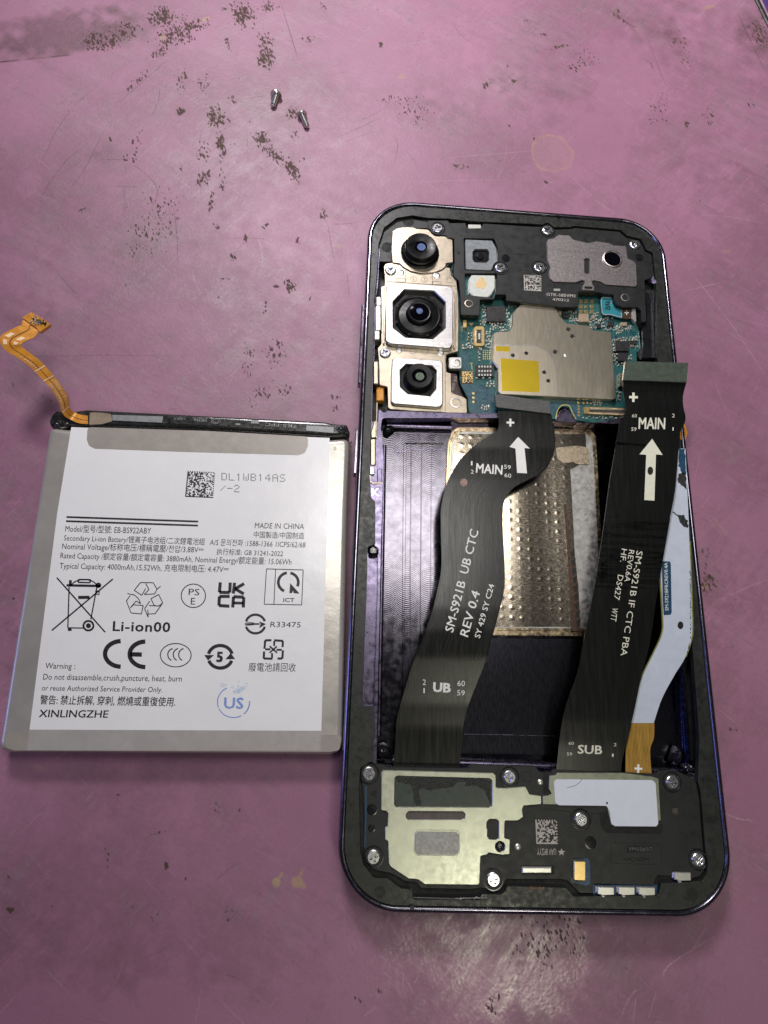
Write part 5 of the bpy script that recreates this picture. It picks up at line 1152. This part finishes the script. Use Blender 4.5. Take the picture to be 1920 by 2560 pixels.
strokes('white_cross', [(Q4((1099, 1090), (1098, 1128)), 5.5), (Q4((1082, 1108), (1116, 1110)), 5.5)], lambda u, v: WZ(u, v)+.05, M['white'], amb)
strokes('amber_traces', [([tuple(q) for q in catmull(Q4((1080+14*i, 925), (1068+16*i, 990), (1058+15*i, 1050), (1060+15*i, 1085)), 5)], .8) for i in range(6)], lambda u, v: WZ(u, v)+.02, M['edgey'], amb)
plate('amber_side_tab', MR((1520, 195), (1560, 230), (1580, 300), (1560, 380), (1510, 360)), 6.4, 6.9, M['orange'], phone, r=.4)

# ------------------------------------------------------------------ the removed battery
bat = empty('battery', (*P(430, 1480, 0)[:2], 0))
tag(bat, 'flat silver grey phone battery with white printed label lying left of the opened phone', 'battery')
CELL = Q1((222, 1852), (300, 1862), (1420, 1905), (1512, 1900)) + Q3((1500, 0), (1480, 1000), (1470, 1030), (1430, 1046), (800, 1040), (60, 1036), (15, 1030), (6, 1000), (85, 500), (165, 0)) + Q1((195, 2100),)[:0]
def slab(name, px, prof, mt, parent, r=2.0):
    o = fillet(w2(px, prof[len(prof)//2][1]), r, 6)
    if sarea(o) < 0: o = o[::-1]
    V = []; F = []; n = len(o)
    for d, z in prof:
        q = offs(o, d); V += [(x, y, z) for x, y in q]
    for k in range(len(prof)-1):
        for i in range(n):
            j = (i+1) % n; F.append((k*n+i, k*n+j, (k+1)*n+j, (k+1)*n+i))
    t = (len(prof)-1)*n
    for tri in tessellate_polygon([[Vector((V[t+i][0], V[t+i][1], 0)) for i in range(n)]]):
        a, b, c = tri; A, B, C = V[t+a], V[t+b], V[t+c]
        if (B[0]-A[0])*(C[1]-A[1])-(C[0]-A[0])*(B[1]-A[1]) < 0: a, c = c, a
        F.append((t+a, t+b, t+c))
    return part(name, V, F, mt, parent, sharp=50)
ZB = 5.0
cell = slab('cell_body', CELL, [(.9, .05), (.35, .3), (.05, 1.2), (0, 2.4), (0, 3.6), (.12, 4.2), (.4, 4.7), (.85, 4.95), (1.2, ZB)], M['cell'], bat, 1.6)
plate('battery_bottom_tape', Q3((22, 955), (1478, 962), (1466, 1030), (1425, 1036), (60, 1030), (24, 1018)), ZB-.02, ZB+.035, M['tape'], bat, r=.8)
LABP = Q1((308, 1845), (1424, 1892)) + Q3((1415, 0), (1388, 958), (126, 953), (248, 0))
lab = plate('white_label', LABP, ZB-.02, ZB+.03, M['label'], bat)
plate('tape_over_label', Q3((128, 940), (1388, 945), (1384, 1030), (116, 1030)), ZB+.02, ZB+.05, mat('tape_on_white', (.42, .40, .39), .1, .33, .03, .3, coat=.2), bat)
tp = plate('top_tape', Q1((378, 1845), (900, 1862), (1330, 1886), (1330, 1925), (1318, 1955), (1290, 1966), (800, 1952), (410, 1938), (384, 1925), (375, 1900)), ZB+.03, ZB+.07, M['tape'], bat, r=.8)
# folded black terrace above the cell
TER = Q1((218, 1830), (232, 1800), (255, 1778), (300, 1788), (385, 1776), (900, 1802), (1400, 1828), (1440, 1836), (1500, 1840), (1512, 1872), (1508, 1895), (1420, 1898), (900, 1868), (300, 1848), (225, 1852))
ter = slab('black_taped_terrace', TER, [(.5, .3), (.1, .8), (0, 2.0), (0, 3.4), (.15, 4.2), (.45, 4.7), (.8, 4.85)], M['blacktape'], bat, .6)
V = []; F = []
r = random.Random(2)
lump(Q1((1445, 1850), (1465, 1832), (1500, 1838), (1508, 1862), (1490, 1880), (1455, 1872)), 4.4, .7, bat, 6, M['blacktape']).name = 'tape_fold'
lump(Q1((225, 1838), (240, 1795), (262, 1785), (300, 1820), (290, 1842), (250, 1850)), 4.2, .8, bat, 7, M['blacktape']).name = 'tape_fold'
plate('tape_over_flex', Q1((388, 1782), (430, 1782), (480, 1788), (485, 1820), (440, 1832), (385, 1835)), 4.7, 5.0, mat('tan_tape_on_flex', (.30, .24, .18), .1, .3, .1, .4, coat=.4), bat, r=.3)
strip = plate('protection_board', Q1((425, 1788), (900, 1806), (1440, 1838), (1442, 1872), (900, 1838), (425, 1816)), 4.7, 4.95, M['blacktape'], bat, r=.1)
plate('grey_pad', Q1((485, 1792), (705, 1799), (700, 1826), (485, 1816)), 4.9, 5.02, M['greypad'], strip)
plate('grey_pad', Q1((1325, 1838), (1442, 1845), (1440, 1870), (1322, 1860)), 4.9, 5.02, M['greypad'], strip)
plate('small_grey_pad', Q1((1018, 1829), (1038, 1830), (1038, 1836), (1018, 1835)), 4.9, 5.02, M['greypad'], strip)
plate('small_grey_pad', Q1((1085, 1814), (1118, 1815), (1118, 1830), (1085, 1829)), 4.9, 5.02, M['greypad'], strip)
text('39EMA', Q1(895, 1808), Q1(835, 1806), Q1(895, 1822), 5.03, M['greypad'], strip); text('>AK<', Q1(802, 1804), Q1(752, 1802), Q1(802, 1816), 5.03, M['greypad'], strip)
text('7KS-FPC', Q1(1282, 1836), Q1(1145, 1826), Q1(1282, 1849), 5.03, M['greypad'], strip)
strokes('ring_mark', [([Q1(932+rr*math.cos(a), 1818+rr*.6*math.sin(a)) for a in np.linspace(0, 2*math.pi, 22, endpoint=False)], .9, True) for rr in (20, 13)], 5.03, M['greypad'], strip)
# amber tail of the battery, lifted off the mat
oz = zint([880, 900, 960, 1000, 1026, 1045, 1060], [1, 1, 1, 1, 1, 1, 1])
oL = FX((1215, 1660), (1080, 1645), (980, 1600), (900, 1555), (850, 1480), (820, 1370), (760, 1260), (690, 1150), (600, 1060), (500, 950), (380, 840), (230, 735), (90, 650), (20, 570), (0, 500), (20, 430), (110, 375), (235, 310), (300, 290), (305, 235), (345, 215), (298, 190))
oR = FX((1215, 1545), (1120, 1530), (1040, 1500), (985, 1465), (955, 1390), (945, 1300), (890, 1200), (815, 1090), (740, 985), (640, 870), (540, 770), (420, 680), (320, 605), (285, 572), (290, 555), (330, 525), (400, 490), (480, 455), (520, 400), (530, 370), (552, 385), (688, 285))
ts = np.linspace(0, 1, len(oL)); zs = np.interp(ts, [0, .1, .2, .35, .5, .65, .8, 1.0], [4.9, 5.3, 7.0, 10.5, 12.8, 13.5, 12.8, 12.2])
def ribbon_z(name, L, R, Z, th, mt, parent, k=5, m=4):
    L, R = catmull(L, k), catmull(R, k); Z = catmull(np.c_[Z, Z], k)[:, 0]; V = []; F = []; W = m+1; n = len(L)
    for i in range(n):
        for j in range(W):
            q = L[i]*(1-j/m)+R[i]*j/m; V.append(P(q[0], q[1], Z[i]))
    N = len(V); V += [(x, y, z-th) for x, y, z in V]
    for i in range(n-1):
        for j in range(m):
            a = i*W+j; F.append((a, a+1, a+W+1, a+W)); F.append((N+a, N+a+W, N+a+W+1, N+a+1))
        a = i*W; F.append((a, a+W, N+a+W, N+a)); a += m; F.append((a, N+a, N+a+W, a+W))
    return part(name, V, F, mt, parent, sharp=50), L, R, Z
of, oL2, oR2, oZ = ribbon_z('amber_flex_tail', oL[:-1], oR[:-1], zs[:-1], .12, M['orange'], bat)
def onflex(i0, i1, f, wd, name, mt, dz=.05, n=None):
    V = []; F = []
    idx = np.linspace(i0, i1, n or max(2, int(abs(i1-i0)*2)+1))
    for t in idx:
        i = int(min(len(oL2)-2, math.floor(t))); q = t-i
        L = oL2[i]*(1-q)+oL2[i+1]*q; R = oR2[i]*(1-q)+oR2[i+1]*q; z = oZ[i]*(1-q)+oZ[i+1]*q+dz
        for s in (f-wd/2, f+wd/2):
            p = L*(1-s)+R*s; V.append(P(p[0], p[1], z))
    for k in range(len(idx)-1): F.append((2*k, 2*k+1, 2*k+3, 2*k+2))
    return part(name, V, F, mt, of, smooth=False)
onflex(0, len(oL2)-1, .47, .055, 'flex_gap', M['brownline'])
for t in (18.5, 39.5, 45.5): onflex(t, t+.55, .5, 1.0, 'copper_band', M['orangep'], .07, 3)
def flextext(body, t0, t1, f0, f1, mt):
    V, F_ = glyphs(body, .0); x0, x1 = V[:, 0].min(), V[:, 0].max(); W = []
    for x, y in V:
        t = t0+(t1-t0)*(x-x0)/(x1-x0); f = f0+(f1-f0)*(y/CAP)
        i = int(max(0, min(len(oL2)-2, math.floor(t)))); q = t-i
        L = oL2[i]*(1-q)+oL2[i+1]*q; R = oR2[i]*(1-q)+oR2[i+1]*q; p = L*(1-f)+R*f; W.append(P(p[0], p[1], oZ[i]*(1-q)+oZ[i+1]*q+.09))
    return part('lettering', W, F_, mt, of, smooth=False)
flextext('29L600V600Z00', 37, 20, .40, .14, M['orangep']); flextext('12X70 N 0.XXX', 38, 20, .86, .62, M['orangep']); flextext('H3EN-2', 47, 55, .18, .38, M['orangep'])
for a, b in ((66, 72), (75, 80)):
    for f in (.12, .62): onflex(a, b, f+.12, .2, 'copper_patch', M['orangep'], .06)
hd = plate('connector_head', FX((298, 185), (430, 110), (455, 120), (690, 270), (688, 290), (550, 388), (530, 370), (520, 350), (500, 330), (350, 220)), 12.0, 12.7, M['orange'], bat, r=.1, ch=.06)
plate('connector_underlayer', FX((300, 195), (350, 225), (530, 378), (548, 392), (690, 296), (688, 285), (560, 340), (400, 200)), 11.6, 12.05, M['capw'], bat)
V = []; F = []; r = random.Random(6)
for i in range(34):
    a, b = r.gauss(0, 1), r.gauss(0, 1); x = 490+a*38+b*22; y = 225+a*24-b*20
    if not (330 < x < 640 and 130 < y < 330): continue
    box_geo(FX.rect(x, y, x+r.uniform(8, 20), y+r.uniform(8, 18)), 12.68, 12.95, .02, V, F)
part('connector_solder_points', V, F, M['capw'], hd)
V = []; F = []
for i in range(30):
    a, b = r.gauss(0, 1), r.gauss(0, 1); x = 520+a*50+b*12; y = 225+a*30-b*14
    if not (330 < x < 640 and 130 < y < 330): continue
    box_geo(FX.rect(x, y, x+r.uniform(6, 20), y+r.uniform(6, 12)), 12.68, 12.98, .02, V, F)
part('connector_dark_points', V, F, M['dark'], hd)
fillpoly('connector_dots', [[FX(x+5*math.cos(a), y+5*math.sin(a)) for a in np.linspace(0, 6.28, 8, endpoint=False)] for x, y in ((450, 128), (410, 158), (385, 172), (645, 262), (690-20, 280), (605, 282), (570, 305), (500, 322), (590, 225), (540, 190), (490, 150))], 12.73, M['dark'], hd)

# printing on the label
ZT = ZB+.055
def TB(body, bl, br, tl, cr=LA, mt='ink', **k): return text(body, cr(*bl), cr(*br), cr(*tl), ZT, M[mt], lab, **k)
strokes('printed_rule', [([LA(318, 46), LB(205, 88)], 4.6), ([LA(314, 84), LB(202, 125)], 4.6)], ZT, M['ink'], lab)
matrix_code('square_code', BT((765, 367), (908, 374), (898, 508), (752, 502)), 24, ZT, M['ink'], lab, 21)
# dot matrix date code
FNT = {'D': '11110 10001 10001 10001 10001 10001 11110', 'L': '10000 10000 10000 10000 10000 10000 11111', '1': '00100 01100 00100 00100 00100 00100 00100', 'W': '10001 10001 10001 10101 10101 10101 01010', 'B': '11110 10001 10001 11110 10001 10001 11110',
       '4': '00010 00110 01010 10010 11111 00010 00010', 'A': '01110 10001 10001 11111 10001 10001 10001', 'S': '01111 10000 10000 01110 00001 00001 11110', '/': '00000 00001 00010 00100 01000 10000 00000', '-': '00000 00000 00000 11111 00000 00000 00000', '2': '01110 10001 00001 00110 01000 10000 11111'}
def dots(s, x, y, dx, name):
    V = []; F = []
    for n_, c in enumerate(s):
        for j, row in enumerate(FNT[c].split()):
            for i, o in enumerate(row):
                if o == '0': continue
                cx, cy = x+n_*dx+i*dx*.155, y+j*5.6+(n_*dx+i*7)*.025
                b = len(V)
                for a in range(6): V.append(P(*BT(cx+2.6*math.cos(a*1.047), cy+2.6*math.sin(a*1.047)), ZT))
                F.append(tuple(range(b+5, b-1, -1)))
    return part(name, V, F, M['ink'], lab, smooth=False)
dots('DL1WB14AS', 943, 380, 37.8, 'dot_print'); dots('/-2', 937, 440, 36, 'dot_print')
TB('Model/型号/型號: EB-BS922ABY', (305, 180), (1095, 200), (310, 126))
TB('Secondary Li-ion Battery/锂离子电池组/二次鋰電池組', (292, 262), (1590, 300), (298, 213))
TB('A/S 문의전화 :1588-1366 1ICP5/62/68', (310, 303), (1190, 328), (316, 254), LB)
TB('Nominal Voltage/标称电压/標稱電壓/전압/3.88V⎓', (275, 340), (1578, 375), (281, 288))
TB('执行标准: GB 31241-2022', (372, 388), (984, 406), (377, 344), LB)
TB('Rated Capacity /额定容量/額定電容量: 3880mAh, Nominal Energy/额定能量: 15.06Wh', (260, 425), (2390, 486), (266, 374))
TB('Typical Capacity: 4000mAh,15.52Wh, 充电限制电压: 4.47V⎓', (252, 520), (1808, 556), (258, 468))
TB('MADE IN CHINA', (725, 148), (1178, 158), (730, 98), LB)
TB('中国製造/中国制造', (715, 232), (1180, 245), (718, 186), LB)
TB('Li-ion00', (742, 1095), (1272, 1106), (748, 1005), bold=.02, space=1.08)
TB('Warning :', (120, 1442), (396, 1448), (126, 1388)); TB('Do not disassemble,crush,puncture, heat, burn', (100, 1545), (1378, 1563), (108, 1490))
TB('or reuse Authorized Service Provider Only.', (88, 1645), (1198, 1662), (95, 1595)); TB('警告: 禁止拆解, 穿刺, 燃燒或重復使用.', (72, 1765), (1320, 1785), (80, 1700), bold=.006)
TB('XINLINGZHE', (60, 1890), (698, 1896), (70, 1822), bold=.012)
TB('R33475', (868, 1060), (1148, 1064), (872, 1010), LB); TB('ICT', (988, 828), (1090, 829), (990, 792), LB, bold=.015); TB('廢電池請回收', (668, 1462), (1102, 1466), (672, 1400), LB)
TB('PS', (115, 765), (215, 768), (118, 705), LB); TB('E', (135, 852), (175, 853), (138, 790), LB)
TB('5', (370, 1378), (430, 1380), (375, 1288), LB, bold=.05)
TB('US', (440, 1808), (620, 1812), (445, 1708), LB, mt='blueink', bold=.02)
# UKCA block letters
fw = 9.5*.75
def LBs(*p): return [LB(*q) for q in p]
strokes('conformity_letters', [(LBs((408, 648), (400, 740), (495, 742), (500, 650)), 8), (LBs((540, 652), (528, 752)), 8), (LBs((628, 660), (545, 708), (625, 755)), 8),
                              (LBs((495, 778), (400, 778), (395, 862), (492, 868)), 8), (LBs((522, 880), (530, 780), (625, 785), (620, 880)), 8), (LBs((528, 838), (622, 840)), 7)], ZT, M['ink'], lab)
# CE
ce = [([LA(828-5+150*math.cos(math.radians(a)), 1308+118*math.sin(math.radians(a))) for a in range(92, 269, 8)], 11), ([LA(1055-5+150*math.cos(math.radians(a)), 1312+118*math.sin(math.radians(a))) for a in range(92, 269, 8)], 11), (LA((905, 1312), (1012, 1314)), 11)]
strokes('conformity_mark', ce, ZT, M['ink'], lab)
el = lambda cx, cy, rx, ry, cr, n=36, a0=0, a1=360: [cr(cx+rx*math.cos(math.radians(a)), cy+ry*math.sin(math.radians(a))) for a in np.linspace(a0, a1, n, endpoint=(a1-a0) < 359)]
strokes('circle_mark', [(el(160, 772, 112, 108, LB), 2.4, True)], ZT, M['ink'], lab)
strokes('triple_letter_mark', [(el(1325, 1320, 142, 108, LA), 2.4, True)]+[(el(x, 1315, 50, 55, LA, 16, 110, 265), 2.8) for x in (1302, 1352, 1402)], ZT, M['ink'], lab)
strokes('recycle_ring', [(el(408, 1334, 112, 104, LB, 20, 195, 345), 8.5), (el(408, 1334, 112, 104, LB, 20, 20, 160), 8.5)], ZT, M['ink'], lab)
fillpoly('recycle_ring_heads', [LBs((260, 1318), (352, 1318), (295, 1368)), LBs((455, 1358), (545, 1355), (505, 1300))], ZT, M['ink'], lab)
strokes('arrow_ring', [(el(732, 1032, 90, 86, LB, 20, 197, 343), 6), (el(732, 1032, 90, 86, LB, 20, 17, 163), 6), (LBs((635, 1032), (770, 1032)), 4), (LBs((640, 1012), (720, 1022)), 1.5), (LBs((640, 1045), (720, 1040)), 1.5)], ZT, M['ink'], lab)
fillpoly('arrow_ring_head', [LBs((765, 1008), (830, 1032), (765, 1070), (780, 1032))], ZT, M['ink'], lab)
strokes('square_outline', [(LBs((834, 524), (1172, 534), (1158, 856), (813, 850)), 2.0, True), (LBs((918, 527), (902, 852)), 2.0)], ZT, M['ink'], lab)
strokes('broken_ring', [(el(1035, 648, 92, 88, LB, 20, 115, 262), 7), (el(1035, 648, 92, 88, LB, 16, 282, 385), 7)], ZT, M['ink'], lab)
fillpoly('broken_ring_tail', [LBs((1052, 655), (1140, 752), (1085, 748), (1078, 725), (1068, 748), (1045, 748))], ZT, M['ink'], lab)
# four arrows recycling square
it = []
for a, b, c, d in (((880, 1182), (822, 1182), (815, 1260), (860, 1262)), ((905, 1182), (985, 1188), (982, 1245), (905, 1182)), ((985, 1275), (980, 1350), (935, 1350), (985, 1275)), ((812, 1285), (808, 1350), (890, 1352), (812, 1285))):
    it.append((LBs(a, b, c), 5.5))
it += [(LBs((905, 1188), (905, 1235)), 5), (LBs((885, 1345), (885, 1300)), 5), (LBs((975, 1270), (925, 1270)), 5), (LBs((822, 1265), (870, 1265)), 5), (LBs((862, 1236), (932, 1298)), 4), (LBs((930, 1238), (862, 1298)), 4)]
strokes('arrow_square', it, ZT, M['ink'], lab)
# crossed out bin
it = [(LA((228, 605), (674, 1108)), 3.6), (LA((745, 618), (182, 1092)), 3.6), (LA((318, 676), (632, 682)), 6), (LA((342, 690), (330, 1068)), 3.2), (LA((598, 690), (542, 990)), 3.2), (LA((330, 1068), (470, 1070)), 3.2),
      (el(480, 690, 118, 68, LA, 14, 190, 345), 3.0), (LA((428, 622), (540, 624), (534, 652), (425, 648)), 3.6, True), (LA((425, 788), (530, 786)), 8), (LA((330, 1085), (365, 1085)), 6), (LA((355, 628), (352, 680)), 7), (LA((585, 728), (620, 728), (618, 760), (595, 760)), 2.4, True), (el(520, 1048, 46, 44, LA, 26), 5.0, True)]
strokes('crossed_bin_mark', it, ZT, M['ink'], lab)
fillpoly('bin_wheel', [el(520, 1048, 24, 23, LA, 16), el(612, 675, 27, 25, LA, 16)], ZT, M['ink'], lab)
# mobius loop outline
it = [(LA((1000, 650), (1118, 652), (1152, 712), (1130, 755), (1035, 760), (1078, 715), (1048, 658)), 2.2), (LA((1000, 650), (942, 722), (1012, 768), (1048, 705)), 2.2), (LA((1152, 712), (1185, 684)), 2.2),
      (LA((1168, 760), (1205, 838), (1168, 868), (1128, 862), (1095, 800), (1168, 760)), 2.2), (LA((1205, 838), (1135, 938), (1068, 940)), 2.2), (LA((1085, 822), (1038, 890), (1070, 970), (1068, 900)), 2.2), (LA((1078, 862), (1168, 866)), 2.2),
      (LA((878, 752), (945, 765), (982, 800), (1002, 845), (960, 820), (905, 885)), 2.2), (LA((905, 770), (870, 820), (912, 930), (1008, 940), (1025, 862), (935, 855)), 2.2), (LA((905, 885), (935, 855)), 2.2)]
strokes('recycle_loop', it, ZT, M['ink'], lab)
strokes('stamp_ring', [(el(530, 1752, 148, 142, LB, 24, 60, 155), 2.4), (el(530, 1752, 148, 142, LB, 24, 160, 245), 2.6), (el(530, 1752, 148, 142, LB, 12, -5, 50), 3.0)], ZT, M['blueink'], lab)
rs = random.Random(31)
for i_ in range(13):
    cx_, cy_, rr_ = rs.gauss(585, 60), rs.gauss(1625, 42), rs.uniform(9, 30)
    fillpoly('stamp_smudge', [jag([LB(cx_+rr_*1.3*math.cos(a), cy_+rr_*.8*math.sin(a)) for a in np.linspace(0, 6.28, 12, endpoint=False)], i_, 2.2, 4)], ZT-.012+i_*.0015, M['bluefaint'], lab)
text('0', Q1(1442, 1945), Q1(1452, 1946), Q1(1442, 1928), ZB+.04, M['stiff'], cell)

# ------------------------------------------------------------------ two loose screws on the mat
def loose(head, tip, hr, sr, label):
    h, t = P(*head, sr+.15), P(*tip, sr)
    d = Vector(t-h); Ln = d.length; d.normalize(); s = d.cross(Vector((0, 0, 1))).normalized(); u = s.cross(d)
    root = empty('loose_screw', (h[0], h[1], 0)); tag(root, label, 'screw', 'loose screws on the mat')
    def rev(name, prof, n=24):
        V = []; F = []
        for r_2, x in prof:
            for i in range(n):
                a = 2*math.pi*i/n; q = Vector(h)+d*x+(math.cos(a)*s+math.sin(a)*u)*r_2; V.append(tuple(q))
        for k in range(len(prof)-1):
            for i in range(n):
                j = (i+1) % n; F.append((k*n+i, k*n+j, (k+1)*n+j, (k+1)*n+i))
        F.append(tuple(range(n-1, -1, -1))); F.append(tuple((len(prof)-1)*n+i for i in range(n)))
        F = [f[::-1] for f in F]
        return part(name, V, F, M['zinc'], root, sharp=40)
    rev('screw_head', [(hr*.55, -.45), (hr*.85, -.35), (hr, -.1), (hr, .18), (sr, .22)])
    pr = []; x = .22; k = 0
    while x < Ln-.35:
        pr += [(sr*.86, x), (sr, x+.12)]; x += .27
    pr += [(sr*.8, Ln-.3), (sr*.55, Ln)]
    rev('threaded_shank', pr)
M['zinc'] = mat('dull_zinc_screw', (0.66, 0.66, 0.64), 0.9, 0.30, .05, 1.5, rvar=.08)
loose(SC(648, 530), SC(567, 790), 1.5, .72, 'loose steel screw farther from the phone, wide head up, shank pointing down left')
loose(SC(1245, 985), SC(1365, 1270), 1.3, .70, 'loose steel screw nearer the phone, slimmer head, shank pointing down to the right')
